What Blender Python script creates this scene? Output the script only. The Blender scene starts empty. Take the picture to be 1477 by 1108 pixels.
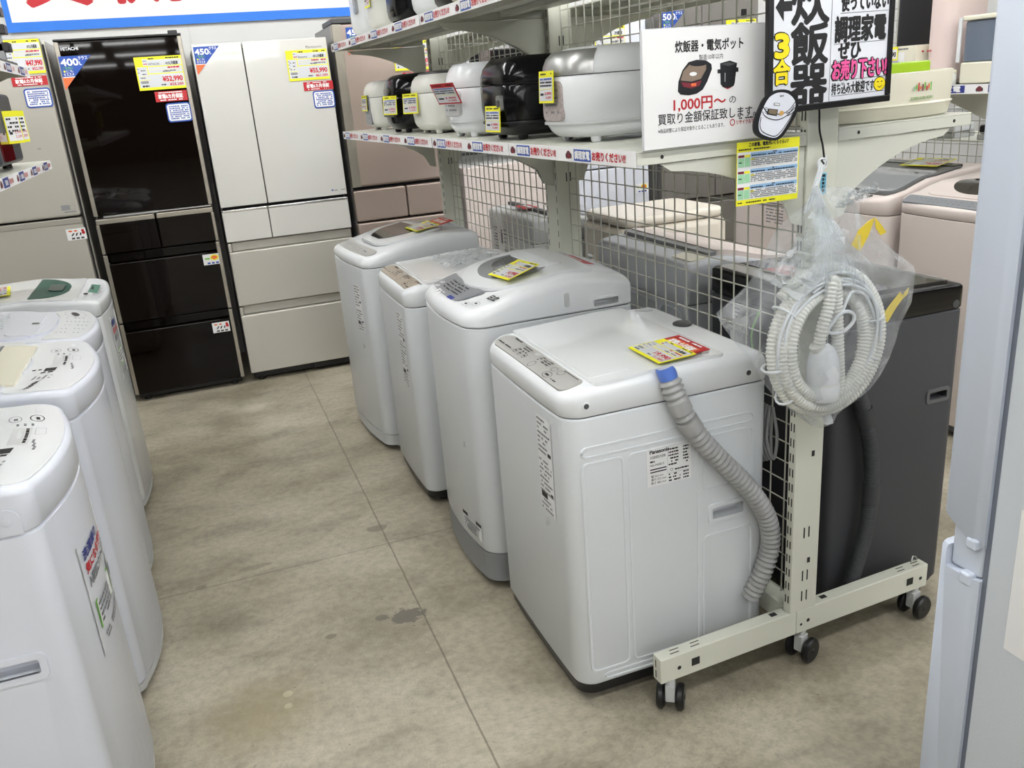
import bpy, math, random
from mathutils import Matrix, Vector
random.seed(7)
SC = bpy.context.scene
COL = SC.collection
PI = math.pi
RACK_ANGLE = 0.053          # the display rack stands a little askew to the tile grid
RACK = Matrix.Rotation(RACK_ANGLE, 4, 'Z')

# ------------------------------------------------------------------ materials
def lin(c):
    out = []
    for v in c[:3]:
        v = v / 255.0
        out.append(v / 12.92 if v <= 0.04045 else ((v + 0.055) / 1.055) ** 2.4)
    return (out[0], out[1], out[2], 1.0)

MATS = {}
def mat(name, rgb, rough=0.4, metal=0.0, spec=0.5, coat=0.0, noise=0.04, scale=60.0, bump=0.0, stretch=None, vary=0.0):
    if name in MATS: return MATS[name]
    m = bpy.data.materials.new(name); m.use_nodes = True
    nt = m.node_tree; b = nt.nodes['Principled BSDF']
    b.inputs['Base Color'].default_value = lin(rgb)
    b.inputs['Metallic'].default_value = metal
    b.inputs['Specular IOR Level'].default_value = spec
    b.inputs['Coat Weight'].default_value = coat
    b.inputs['Coat Roughness'].default_value = 0.03
    b.inputs['Roughness'].default_value = rough
    if noise or bump or vary:
        tc = nt.nodes.new('ShaderNodeTexCoord'); mp = nt.nodes.new('ShaderNodeMapping')
        nt.links.new(tc.outputs['Object'], mp.inputs[0])
        if stretch: mp.inputs['Scale'].default_value = stretch
        n = nt.nodes.new('ShaderNodeTexNoise'); n.inputs['Scale'].default_value = scale; n.inputs['Detail'].default_value = 4
        nt.links.new(mp.outputs[0], n.inputs['Vector'])
        r = nt.nodes.new('ShaderNodeMapRange')
        r.inputs['To Min'].default_value = max(0.01, rough - noise); r.inputs['To Max'].default_value = min(1, rough + noise)
        nt.links.new(n.outputs['Fac'], r.inputs['Value']); nt.links.new(r.outputs[0], b.inputs['Roughness'])
        if bump:
            bp = nt.nodes.new('ShaderNodeBump'); bp.inputs['Strength'].default_value = bump; bp.inputs['Distance'].default_value = 0.002
            nt.links.new(n.outputs['Fac'], bp.inputs['Height']); nt.links.new(bp.outputs[0], b.inputs['Normal'])
        if vary:
            mx = nt.nodes.new('ShaderNodeMix'); mx.data_type = 'RGBA'
            mx.inputs['A'].default_value = lin([max(0, c * (1 - vary)) for c in rgb]); mx.inputs['B'].default_value = lin([min(255, c * (1 + vary)) for c in rgb])
            nt.links.new(n.outputs['Fac'], mx.inputs['Factor']); nt.links.new(mx.outputs['Result'], b.inputs['Base Color'])
    MATS[name] = m
    return m

def emit(name, rgb, strength):
    m = bpy.data.materials.new(name); m.use_nodes = True
    nt = m.node_tree; nt.nodes.clear()
    e = nt.nodes.new('ShaderNodeEmission'); e.inputs[0].default_value = lin(rgb); e.inputs[1].default_value = strength
    o = nt.nodes.new('ShaderNodeOutputMaterial'); nt.links.new(e.outputs[0], o.inputs[0])
    MATS[name] = m
    return m

WHITE = mat('white_plastic', (228, 231, 233), 0.22, spec=0.45, noise=0.03)
WHITE2 = mat('white_painted_steel', (222, 226, 229), 0.3, spec=0.45, noise=0.05, scale=20)
WARM = mat('warm_white_plastic', (226, 226, 218), 0.25)
COOL = mat('cool_white_plastic', (222, 226, 236), 0.25, noise=0.03)
PINKW = mat('blush_white_plastic', (232, 220, 214), 0.32)
LGREY = mat('light_grey_plastic', (196, 198, 198), 0.4)
TAUPE = mat('taupe_panel', (176, 164, 148), 0.35)
PANELG = mat('grey_panel', (172, 171, 167), 0.38)
SLATE = mat('slate_panel', (136, 139, 143), 0.35)
MGREY = mat('mid_grey_plastic', (140, 142, 143), 0.45)
WGREY = mat('washer_grey_paint', (198, 201, 206), 0.4)
DGREY = mat('dark_grey_plastic', (70, 71, 73), 0.45)
CHAR = mat('charcoal_paint', (74, 75, 79), 0.5, spec=.25, noise=0.05, scale=8)
BLACK = mat('black_plastic', (18, 18, 20), 0.35)
GLOSSB = mat('gloss_black_plastic', (9, 9, 12), 0.16, spec=.33, coat=0.0)
GAP = mat('seam_gasket', (38, 38, 40), 0.7)
RUBBER = mat('black_rubber', (26, 26, 27), 0.6)
RACKP = mat('rack_cream_paint', (218, 219, 205), 0.38, noise=0.06, scale=30)
WIRE = mat('mesh_wire_paint', (196, 196, 184), 0.45)
SHELFP = mat('shelf_cream_paint', (214, 215, 203), 0.3, noise=0.05, scale=25)
STEEL = mat('zinc_steel', (168, 168, 166), 0.35, metal=0.9)
CHROME = mat('bright_chrome', (215, 215, 215), 0.12, metal=1.0, noise=0.02)
GLASSD = mat('smoked_window', (58, 56, 52), 0.08, coat=0.6, noise=0.02)
GLASSG = mat('grey_window', (150, 153, 157), 0.15, coat=0.5, noise=0.02)
LIDW = mat('gloss_white_lid', (230, 233, 234), 0.1, coat=0.5, noise=0.02)
HOSEG = mat('grey_hose', (166, 166, 165), 0.45)
HOSED = mat('dark_hose', (58, 60, 63), 0.5)
BLUEP = mat('blue_plastic', (92, 128, 214), 0.4)
PAPER = mat('white_paper', (236, 236, 236), 0.6)
PAPERG = mat('grey_paper', (206, 208, 212), 0.6)
YEL = mat('yellow_card', (240, 236, 40), 0.55)
RED = mat('red_print', (196, 28, 40), 0.55)
REDC = mat('red_card', (186, 34, 42), 0.45)
BLUE = mat('blue_print', (36, 78, 168), 0.5)
NAVY = mat('navy_print', (40, 52, 130), 0.5)
ORANGE = mat('orange_print', (232, 112, 60), 0.5)
GREENP = mat('green_print', (120, 190, 70), 0.5)
INK = mat('black_ink', (24, 24, 26), 0.6)
GINK = mat('grey_ink', (120, 122, 126), 0.6)
PINKI = mat('pink_ink', (240, 92, 160), 0.6)
MAROON = mat('maroon_print', (120, 30, 44), 0.55)
LBLUE = mat('pale_blue_print', (150, 190, 226), 0.6)
MINT = mat('mint_print', (160, 214, 170), 0.6)
TAPEY = mat('yellow_tape', (226, 200, 60), 0.5)
TEAL = mat('teal_plastic', (24, 78, 66), 0.4, spec=.25)
CREAM = mat('cream_plastic', (232, 228, 208), 0.3)

# ------------------------------------------------------------------ mesh builder
class MB:
    def __init__(s): s.v = []; s.f = []; s.m = []
    def add(s, vs, fs, m=0, M=None):
        o = len(s.v)
        s.v += [tuple(M @ Vector(p)) if M else tuple(p) for p in vs]
        for f in fs:
            s.f.append([o + i for i in f]); s.m.append(m)
    def box(s, x0, x1, y0, y1, z0, z1, m=0, M=None):
        vs = [(x0, y0, z0), (x1, y0, z0), (x1, y1, z0), (x0, y1, z0), (x0, y0, z1), (x1, y0, z1), (x1, y1, z1), (x0, y1, z1)]
        s.add(vs, [(0, 3, 2, 1), (4, 5, 6, 7), (0, 1, 5, 4), (1, 2, 6, 5), (2, 3, 7, 6), (3, 0, 4, 7)], m, M)
    def quad(s, x0, x1, y0, y1, z, m=0, M=None):
        s.add([(x0, y0, z), (x1, y0, z), (x1, y1, z), (x0, y1, z)], [(0, 1, 2, 3)], m, M)
    def loft(s, rings, m=0, cap0=True, cap1=True, sym=False, M=None):
        n = len(rings[0]); vs = [p for r in rings for p in r]; fs = []
        for k in range(len(rings) - 1):
            for i in range(n):
                j = (i + 1) % n
                fs.append((k * n + i, k * n + j, (k + 1) * n + j, (k + 1) * n + i))
        def cap(b, flip):
            if sym:
                h = n // 2
                for i in range(h - 1):
                    q = (b + i, b + i + 1, b + n - 2 - i, b + n - 1 - i)
                    fs.append(tuple(reversed(q)) if flip else q)
            else:
                q = tuple(range(b, b + n)); fs.append(tuple(reversed(q)) if flip else q)
        if cap0: cap(0, True)
        if cap1: cap((len(rings) - 1) * n, False)
        s.add(vs, fs, m, M)
    def prism(s, pts, z0, z1, m=0, M=None):
        s.loft([[(x, y, z0) for x, y in pts], [(x, y, z1) for x, y in pts]], m, M=M)
    def poly(s, pts, z, m=0, M=None):
        s.add([(x, y, z) for x, y in pts], [tuple(range(len(pts)))], m, M)
    def tube(s, path, r, n=8, m=0, caps=True, closed=False, M=None):
        P = [Vector(p) for p in path]; k = len(P); rings = []; N = None
        for i in range(k):
            if closed: t = P[(i + 1) % k] - P[i - 1]
            else: t = P[min(i + 1, k - 1)] - P[max(i - 1, 0)]
            t = t.normalized() if t.length > 1e-9 else Vector((0, 0, 1))
            if N is None:
                a = Vector((0, 0, 1)) if abs(t.z) < 0.9 else Vector((1, 0, 0)); N = t.cross(a).normalized()
            else:
                N = (N - t * N.dot(t)); N = N.normalized() if N.length > 1e-6 else t.orthogonal().normalized()
            B = t.cross(N); rr = r[i] if isinstance(r, (list, tuple)) else r
            rings.append([tuple(P[i] + (N * math.cos(2 * PI * j / n) + B * math.sin(2 * PI * j / n)) * rr) for j in range(n)])
        if closed: rings.append(rings[0]); caps = False
        s.loft(rings, m, caps, caps, M=M)
    def lathe(s, prof, n=24, m=0, M=None, caps=True):
        s.loft([[(r * math.cos(2 * PI * j / n), r * math.sin(2 * PI * j / n), z) for j in range(n)] for r, z in prof], m, caps, caps, M=M)
    def disc(s, cx, cy, z, r, m=0, n=20, ry=None, M=None):
        s.poly([(cx + r * math.cos(2 * PI * i / n), cy + (ry or r) * math.sin(2 * PI * i / n)) for i in range(n)], z, m, M)
    def ringline(s, cx, cy, z, r, w, m=0, n=24, ry=None, M=None):
        ry = ry or r; vs = []; fs = []
        for i in range(n):
            c, q = math.cos(2 * PI * i / n), math.sin(2 * PI * i / n)
            vs += [(cx + (r - w) * c, cy + (ry - w) * q, z), (cx + r * c, cy + ry * q, z)]
        for i in range(n):
            j = (i + 1) % n; fs.append((2 * i, 2 * i + 1, 2 * j + 1, 2 * j))
        s.add(vs, fs, m, M)
    def text(s, body, x, y, h, z=0.0, m=0, width=None, bold=0.0, align='L', M=None, rot=0.0, sx=1.0):
        """letters of cap height h on the plane z, baseline y"""
        vs, fs, w, hh = glyphs(body)
        k = h / 0.74; kx = k * sx
        if width: kx = width / w
        T = Matrix.Translation((x, y, z)) @ Matrix.Rotation(rot, 4, 'Z')
        x0 = {'L': 0, 'C': -w * kx / 2, 'R': -w * kx}[align]
        offs = [(0, 0)]
        if bold: offs = [(bold * h * math.cos(a * PI / 4), bold * h * math.sin(a * PI / 4)) for a in range(8)] + [(0, 0)]
        for i, (ox, oy) in enumerate(offs):
            pts = [T @ Vector((px * kx + ox + x0, py * k + oy, i * 8e-6)) for px, py in vs]
            s.add(pts, fs, m, M)
    def dashes(s, x0, x1, y, h, z, m=0, M=None, lo=0.6, hi=2.2, fill=0.85):
        x = x0
        while x < x1:
            w = h * random.uniform(lo, hi)
            if random.random() < fill: s.quad(x, min(x + w, x1), y, y + h, z, m, M)
            x += w + h * 0.28
    def build(s, name, mats, parent=None, M=None, bevel=0.0, angle=40, smooth=True, seg=2):
        me = bpy.data.meshes.new(name)
        me.from_pydata(s.v, [], s.f)
        if M is not None: me.transform(M)
        if not isinstance(mats, (list, tuple)): mats = [mats]
        for q in mats: me.materials.append(q)
        me.polygons.foreach_set('material_index', s.m)
        me.update()
        if smooth:
            me.polygons.foreach_set('use_smooth', [True] * len(me.polygons))
            me.set_sharp_from_angle(angle=math.radians(angle))
        o = bpy.data.objects.new(name, me); COL.objects.link(o)
        if parent is not None: o.parent = parent
        if bevel:
            b = o.modifiers.new('soft_edges', 'BEVEL'); b.width = bevel; b.segments = seg; b.limit_method = 'ANGLE'; b.angle_limit = math.radians(50)
            b.harden_normals = True
        return o

GLY = {}
def glyphs(body):
    if body in GLY: return GLY[body]
    c = bpy.data.curves.new('lettering_source', 'FONT'); c.body = body; c.size = 1.0; c.resolution_u = 3
    o = bpy.data.objects.new('lettering_source', c); COL.objects.link(o)
    dg = bpy.context.evaluated_depsgraph_get()
    me = bpy.data.meshes.new_from_object(o.evaluated_get(dg))
    vs = [(v.co.x, v.co.y) for v in me.vertices]; fs = [tuple(p.vertices) for p in me.polygons]
    x0 = min([p[0] for p in vs] or [0]); x1 = max([p[0] for p in vs] or [1])
    vs = [(x - x0, y) for x, y in vs]
    bpy.data.objects.remove(o); bpy.data.curves.remove(c); bpy.data.meshes.remove(me)
    GLY[body] = (vs, fs, max(x1 - x0, 1e-3), 1)
    return GLY[body]

def tag(o, label, cat, group=None):
    o['label'] = label; o['category'] = cat
    if group: o['group'] = group
    return o
def thing(name, label, cat, M=None, group=None):
    o = bpy.data.objects.new(name, None); COL.objects.link(o); o.empty_display_size = 0.05
    if M is not None: o.matrix_world = M
    return tag(o, label, cat, group)
def struct(o):
    o['kind'] = 'structure'; return o
def frame(org, xd, yd):
    x = Vector(xd).normalized(); y = Vector(yd).normalized(); z = x.cross(y)
    return Matrix(((x.x, y.x, z.x, org[0]), (x.y, y.y, z.y, org[1]), (x.z, y.z, z.z, org[2]), (0, 0, 0, 1)))
def at(x, y, z=0.0, rz=0.0): return Matrix.Translation((x, y, z)) @ Matrix.Rotation(rz, 4, 'Z')
def rrect(x0, x1, y0, y1, r, n=5):
    pts = []
    for cx, cy, a in ((x1 - r, y0 + r, -PI / 2), (x1 - r, y1 - r, 0), (x0 + r, y1 - r, PI / 2), (x0 + r, y0 + r, PI)):
        for i in range(n + 1):
            t = a + PI / 2 * i / n; pts.append((cx + r * math.cos(t), cy + r * math.sin(t)))
    return pts
def smoothpath(pts, n=8):
    """Catmull-Rom through the points"""
    P = [Vector(p) for p in pts]; P = [P[0] * 2 - P[1]] + P + [P[-1] * 2 - P[-2]]; out = []
    for i in range(1, len(P) - 2):
        for k in range(n):
            t = k / n; a, b, c, d = P[i - 1], P[i], P[i + 1], P[i + 2]
            out.append(0.5 * ((2 * b) + (c - a) * t + (2 * a - 5 * b + 4 * c - d) * t * t + (3 * b - a - 3 * c + d) * t ** 3))
    out.append(P[-2]); return out
def corrugated(path, r, pitch, depth, n=14):
    """resample a path and ripple the radius, for ribbed hoses"""
    P = [Vector(p) for p in path]; out = []; rs = []; k = 0; step = pitch / 4; acc = 0.0
    L = [0.0]
    for a, b in zip(P, P[1:]): L.append(L[-1] + (b - a).length)
    N = int(L[-1] / step); j = 0
    for i in range(N + 1):
        d = i * step
        while j < len(L) - 2 and L[j + 1] < d: j += 1
        t = (d - L[j]) / max(1e-9, L[j + 1] - L[j]); out.append(P[j].lerp(P[j + 1], t)); rs.append(r + (0, 0, depth, depth)[i % 4])
    return out, rs
def cut(obj, boxes):
    """carve boxes (x0,x1,y0,y1,z0,z1 in the object's own space) out of a mesh for good"""
    mb = MB()
    for b in boxes: mb.box(*b)
    c = mb.build('cutter', [], None)
    md = obj.modifiers.new('cut', 'BOOLEAN'); md.object = c; md.operation = 'DIFFERENCE'; md.solver = 'EXACT'
    c.matrix_world = Matrix.Identity(4); par = obj.parent; obj.parent = None; obj.matrix_world = Matrix.Identity(4)
    bpy.context.view_layer.update()
    dg = bpy.context.evaluated_depsgraph_get()
    me = bpy.data.meshes.new_from_object(obj.evaluated_get(dg))
    obj.modifiers.clear(); old = obj.data; obj.data = me; bpy.data.meshes.remove(old)
    me.set_sharp_from_angle(angle=math.radians(40))
    obj.parent = par; bpy.data.objects.remove(c)
# ------------------------------------------------------------------ camera
cam = bpy.data.cameras.new('camera'); cam.sensor_fit = 'HORIZONTAL'; cam.sensor_width = 36.0
cam.lens = 1235.37 / 1477 * 36.0; cam.clip_start = 0.05; cam.clip_end = 60
co = bpy.data.objects.new('camera', cam); COL.objects.link(co); SC.camera = co
_y, _p, _r = 0.33146, 0.33455, -0.07959
fw = Vector((math.sin(_y) * math.cos(_p), math.cos(_y) * math.cos(_p), -math.sin(_p)))
r0 = Vector((math.cos(_y), -math.sin(_y), 0)); u0 = r0.cross(fw)
rt = r0 * math.cos(_r) + u0 * math.sin(_r); up = -r0 * math.sin(_r) + u0 * math.cos(_r)
co.matrix_world = Matrix(((rt.x, up.x, -fw.x, -0.9641), (rt.y, up.y, -fw.y, -1.5482), (rt.z, up.z, -fw.z, 1.5081), (0, 0, 0, 1)))

# ------------------------------------------------------------------ room shell
def floor_material():
    m = bpy.data.materials.new('worn_concrete'); m.use_nodes = True; nt = m.node_tree; N = nt.nodes; L = nt.links
    b = N['Principled BSDF']; tc = N.new('ShaderNodeTexCoord')
    def noise(scale, detail=6, rough=0.6, sc=(1, 1, 1), dist=0.0):
        mp = N.new('ShaderNodeMapping'); mp.inputs['Scale'].default_value = sc; L.new(tc.outputs['Object'], mp.inputs[0])
        n = N.new('ShaderNodeTexNoise'); n.inputs['Scale'].default_value = scale; n.inputs['Detail'].default_value = detail
        n.inputs['Roughness'].default_value = rough; n.inputs['Distortion'].default_value = dist
        L.new(mp.outputs[0], n.inputs['Vector']); return n.outputs['Fac']
    def ramp(src, stops):
        r = N.new('ShaderNodeValToRGB'); e = r.color_ramp.elements
        e[0].position, e[0].color = stops[0][0], lin(stops[0][1]); e[1].position, e[1].color = stops[-1][0], lin(stops[-1][1])
        for p, c in stops[1:-1]:
            q = e.new(p); q.color = lin(c)
        L.new(src, r.inputs[0]); return r.outputs[0]
    def mix(a, c, f, mode='MIX'):
        x = N.new('ShaderNodeMix'); x.data_type = 'RGBA'; x.blend_type = mode
        L.new(f, x.inputs['Factor']) if not isinstance(f, float) else setattr(x.inputs['Factor'], 'default_value', f)
        L.new(a, x.inputs['A'])
        if isinstance(c, tuple): x.inputs['B'].default_value = lin(c)
        else: L.new(c, x.inputs['B'])
        return x.outputs['Result']
    def math_(op, a, c=None):
        x = N.new('ShaderNodeMath'); x.operation = op
        for i, q in enumerate((a, c)):
            if q is None: continue
            if isinstance(q, (int, float)): x.inputs[i].default_value = q
            else: L.new(q, x.inputs[i])
        return x.outputs[0]
    def rng(src, a, c, d=0.0, e=1.0):
        x = N.new('ShaderNodeMapRange'); x.interpolation_type = 'SMOOTHSTEP'
        x.inputs['From Min'].default_value = a; x.inputs['From Max'].default_value = c; x.inputs['To Min'].default_value = d; x.inputs['To Max'].default_value = e
        L.new(src, x.inputs['Value']); return x.outputs[0]
    base = ramp(noise(1.9, 8, 0.6, (0.9, 1.15, 1), 0.3), [(0.28, (136, 128, 109)), (0.42, (164, 156, 136)), (0.55, (184, 176, 156)), (0.72, (198, 191, 172))])
    smear = ramp(noise(4.5, 7, 0.65, (0.75, 1.3, 1), 0.5), [(0.30, (198, 197, 196)), (0.5, (246, 246, 246)), (0.8, (255, 255, 255))])
    col = mix(base, smear, 0.75, 'MULTIPLY')
    fine = ramp(noise(38, 5, 0.7), [(0.3, (212, 212, 212)), (0.6, (255, 255, 255))])
    col = mix(col, fine, 0.8, 'MULTIPLY')
    grit = ramp(noise(150, 4, 0.75), [(0.34, (196, 195, 192)), (0.55, (255, 255, 255))])
    col = mix(col, grit, 0.3, 'MULTIPLY')
    scuff = rng(noise(5.5, 9, 0.75, (1, 1, 1), 1.4), 0.62, 0.75)
    col = mix(col, (214, 209, 192), math_('MULTIPLY', scuff, 0.6))
    sx = N.new('ShaderNodeSeparateXYZ'); L.new(tc.outputs['Object'], sx.inputs[0]); X, Y = sx.outputs[0], sx.outputs[1]
    wob = math_('MULTIPLY', math_('SUBTRACT', noise(6, 3), 0.5), 0.007)
    # saw-cut joints
    def joint(axis, pos, w, strength):
        d = math_('ABSOLUTE', math_('ADD', math_('SUBTRACT', axis, pos), wob if axis is X else math_('MULTIPLY', wob, 0.4)))
        return math_('MULTIPLY', rng(d, w * 0.5, w, 1, 0), strength)
    j = joint(X, -0.538, 0.0036, 0.6)
    for ax, p, w, s in ((Y, 1.178, 0.005, 0.4), (X, 2.4, 0.005, 0.5), (X, -3.4, 0.005, 0.5), (Y, -1.9, 0.005, 0.5)):
        j = math_('MAXIMUM', j, joint(ax, p, w, s))
    col = mix(col, (84, 78, 64), j)
    # spots, flaked patch beside the joint
    nb = noise(22, 6, 0.7)
    def spot(cx, cy, r, rag, rgb, k, sy=1.0):
        nonlocal col
        dx = math_('SUBTRACT', X, cx); dy = math_('MULTIPLY', math_('SUBTRACT', Y, cy), sy)
        d = math_('SQRT', math_('ADD', math_('MULTIPLY', dx, dx), math_('MULTIPLY', dy, dy)))
        d = math_('ADD', d, math_('MULTIPLY', math_('SUBTRACT', nb, 0.5), rag))
        col = mix(col, rgb, math_('MULTIPLY', rng(d, r * (0.8 if r < .1 else .1), r, 1, 0), k))
    for a in SPOTS: spot(*a)
    speck = rng(noise(70, 2, 0.5), 0.71, 0.75)
    col = mix(col, (96, 90, 74), math_('MULTIPLY', speck, 0.6))
    L.new(col, b.inputs['Base Color'])
    L.new(rng(noise(4, 6, 0.6), 0.3, 0.75, 0.28, 0.5), b.inputs['Roughness'])
    b.inputs['Specular IOR Level'].default_value = 0.45
    bp = N.new('ShaderNodeBump'); bp.inputs['Strength'].default_value = 0.12; bp.inputs['Distance'].default_value = 0.004
    L.new(noise(30, 6, 0.7), bp.inputs['Height']); L.new(bp.outputs[0], b.inputs['Normal'])
    return m
SPOTS = [(-0.585, 0.71, 0.055, 0.17, (98, 93, 84), 0.85, 1.2), (-0.66, 0.735, 0.02, 0.03, (104, 100, 88), 0.8, 1.2), (-0.82, 0.71, 0.02, 0.012, (112, 108, 92), 0.8, 1.6),
         (-0.555, 1.31, 0.04, 0.05, (108, 102, 88), 0.6, 1.5), (-0.97, 0.50, 0.014, 0.006, (206, 200, 176), 0.8, 1.0), (-0.975, 0.45, 0.012, 0.006, (206, 200, 176), 0.8, 1.0),
         (-1.18, 1.19, 0.02, 0.01, (120, 114, 98), 0.7, 1.5), (-1.0, 1.24, 0.06, 0.08, (126, 120, 104), 0.6, 3.0), (-1.05, 0.45, 0.24, 0.2, (146, 132, 98), 0.55, 1.0),
         (-0.88, 2.95, 0.16, 0.22, (214, 208, 190), 0.55, 1.6), (-1.0, 2.85, 0.22, 0.2, (128, 120, 102), 0.5, 1.2), (0.18, -0.50, 0.006, 0.002, (190, 40, 40), 0.9, 1.0)]
X0, X1, Y0, Y1, ZC = -4.6, 5.6, -24.0, 4.12, 3.0
mb = MB(); mb.box(X0 - .1, X1 + .1, Y0 - .1, Y1 + .1, -0.1, 0.0)
struct(mb.build('floor', floor_material(), smooth=False))
WALLM = mat('painted_wall', (214, 214, 212), 0.75, noise=0.05, scale=3, vary=0.03)
DIMW = mat('far_store_wall', (92, 88, 84), 0.8, scale=2, vary=0.1)
mb = MB(); mb.box(X0 - .1, X1 + .1, Y1, Y1 + .1, 0, ZC)
mb.box(-0.818, -0.812, Y1 - 0.0015, Y1, 0, ZC, 1)
struct(mb.build('wall_back', [WALLM, mat('wall_seam', (206, 206, 204), 0.8)], smooth=False))
mb = MB(); mb.box(X0 - .1, X0, Y0, Y1, 0, ZC); struct(mb.build('wall_left', DIMW, smooth=False))
mb = MB(); mb.box(X1, X1 + .1, Y0, Y1, 0, ZC); struct(mb.build('wall_right', DIMW, smooth=False))
mb = MB(); mb.box(X0 - .1, X1 + .1, Y0 - .1, Y0, 0, ZC); struct(mb.build('wall_front', DIMW, smooth=False))
mb = MB(); mb.box(X0 - .1, X1 + .1, Y0 - .1, Y1 + .1, ZC, ZC + .1); struct(mb.build('ceiling', mat('ceiling_board', (150, 150, 146), 0.85, scale=5, vary=0.02), smooth=False))
# fluorescent fittings on the ceiling, in rows across the shop
TUBE = emit('lit_tube', (253, 253, 252), 20.0)
k = 0
for yy in (2.55, 0.55, -1.45, -3.6, -6.2, -9.0, -12.5, -16.5, -21.0):
    for xx in (-3.0, -1.55, -0.1, 1.35, 2.8, 4.2):
        t = thing('ceiling_light', 'white fluorescent batten on the ceiling above the appliances', 'ceiling light', at(xx, yy, ZC - 0.085), 'ceiling battens')
        m1 = MB(); m1.prism([(-.05, .05), (.05, .05), (.03, .085), (-.03, .085)], -0.62, 0.62, M=Matrix(((0, 0, 1, 0), (1, 0, 0, 0), (0, 1, 0, 0), (0, 0, 0, 1)))); m1.build('housing', WHITE, t)
        m2 = MB(); m2.box(-0.6, 0.6, -0.045, 0.045, 0.02, 0.049); m2.build('tube', TUBE, t, smooth=False)
w = bpy.data.worlds.new('world'); SC.world = w; w.use_nodes = True
w.node_tree.nodes['Background'].inputs[0].default_value = (1, 1, 1, 1); w.node_tree.nodes['Background'].inputs[1].default_value = 0.02
vs = SC.view_settings; vs.view_transform = 'Standard'; vs.look = 'None'; vs.exposure = 1.12; vs.gamma = 1.0; vs.use_curve_mapping = False
SC.cycles.use_denoising = True
SC.cycles.max_bounces = 8; SC.cycles.diffuse_bounces = 2; SC.cycles.transparent_max_bounces = 12; SC.cycles.sample_clamp_indirect = 6.0

# wall banner above the refrigerators
t = thing('wall_banner', 'white banner with blue border and red letters high on back wall', 'banner', frame((-1.742, Y1 - 0.012, 1.981), (1, 0, 0), (0, 0, 1)))
mb = MB(); mb.box(0, 2.7, 0, 0.5, 0, 0.01); mb.build('sheet', PAPER, t)
mb = MB(); bl = mat('banner_blue', (30, 120, 224), 0.5)
for a in ((0, 2.7, 0, .05), (0, 2.7, .45, .5), (0, .03, .05, .45), (2.67, 2.7, .05, .45)): mb.quad(*a, 0.0108)
mb.build('border', bl, t)
mb = MB(); mb.text('買取強化', 0.13, 0.158, 0.26, 0.0112, 0, bold=0.04); mb.build('lettering', RED, t)
# ------------------------------------------------------------------ top-loading washing machines
# own space: front faces +x, width along y, base centre at the origin
def half_plan(xb, xf, w, r, bow, rb):
    h = w / 2; pts = []
    fx = lambda y: xf - bow * (y / h) ** 2
    ye = h - r
    for k in range(6): pts.append((fx(ye * (0.04 + 0.96 * k / 6)), ye * (0.04 + 0.96 * k / 6)))
    cx = fx(ye) - r
    for k in range(8): a = PI / 2 * k / 7; pts.append((cx + r * math.cos(a), ye + r * math.sin(a)))
    for k in range(1, 8):                       # straight flank, stepped so that a curved top follows it
        x = cx + (xb + rb - cx) * k / 8; pts.append((x, h))
    for k in range(5): a = PI / 2 + PI / 2 * k / 4; pts.append((xb + rb + rb * math.cos(a), h - rb + rb * math.sin(a)))
    pts.append((xb, 0.04 * h)); return pts
def ring(half, z):
    zf = z if callable(z) else (lambda x, y: z)
    return [(x, y, zf(x, y)) for x, y in half] + [(x, -y, zf(x, -y)) for x, y in reversed(half)]

class Washer: pass
def washer(name, label, cx, cy, rz, D, W, seam, prof, bow=0.0, r=0.05, body=WHITE2, cover=WHITE, skirt=(DGREY, 0.045, 0.012), group=None, rim=0.03, foot=True, crown=0.0):
    w = Washer(); w.D, w.W, w.bow = D, W, bow
    w.root = t = thing(name, label, 'washing machine', at(cx, cy, 0, rz), group)
    xf, xb = D / 2, -D / 2
    def zt(x, y=0.0):
        u = min(1, max(0, (xf - x) / D))
        for (a, za), (c, zc) in zip(prof, prof[1:]):
            if u <= c:
                k = (u - a) / (c - a); k = k * k * (3 - 2 * k) if crown == 0 else k
                return za + (zc - za) * k - crown * (2 * y / W) ** 2
        return prof[-1][1]
    w.zt = zt
    P = lambda d, dr=0.0: half_plan(xb + d, xf - d, W - 2 * d, max(0.008, r - d + dr), bow, 0.02)
    sm, sh, si = skirt
    mb = MB(); mb.loft([ring(P(si), 0.028), ring(P(si), sh - .012), ring(P(si * .6), sh)], sym=True); mb.build('base_skirt', sm, t)
    if foot:
        for sx in (1, -1):
            for sy in (1, -1):
                mb = MB(); mb.lathe([(.016, 0), (.02, .004), (.02, .014), (.013, .018), (.013, .032)], 14, M=at(sx * (D / 2 - .07 - bow), sy * (W / 2 - .06))); mb.build('foot', sm if sm in (LGREY, MGREY) and rz else RUBBER, t)
    mb = MB(); mb.loft([ring(P(.006), sh + .001), ring(P(0), sh + .012), ring(P(0), seam - .004), ring(P(.004), seam - .001)], sym=True)
    w.cabinet = mb.build('cabinet', body, t)
    mb = MB(); mb.loft([ring(P(.0045), seam - .0015), ring(P(.0045), seam + .002)], sym=True); mb.build('seam', GAP if body is not COOL else WHITE, t)
    f = lambda d: (lambda x, y: zt(x, y) - d)
    mb = MB(); k = rim
    mb.loft([ring(P(.003), seam + .0015), ring(P(-.001), seam + .006)] + [ring(P(k * (1 - math.cos(a)) - .001), f(k * (1 - math.sin(a)))) for a in [PI / 2 * i / 6 for i in range(7)]], sym=True)
    w.cover = mb.build('top_cover', cover, t, angle=50)
    return w

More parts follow.
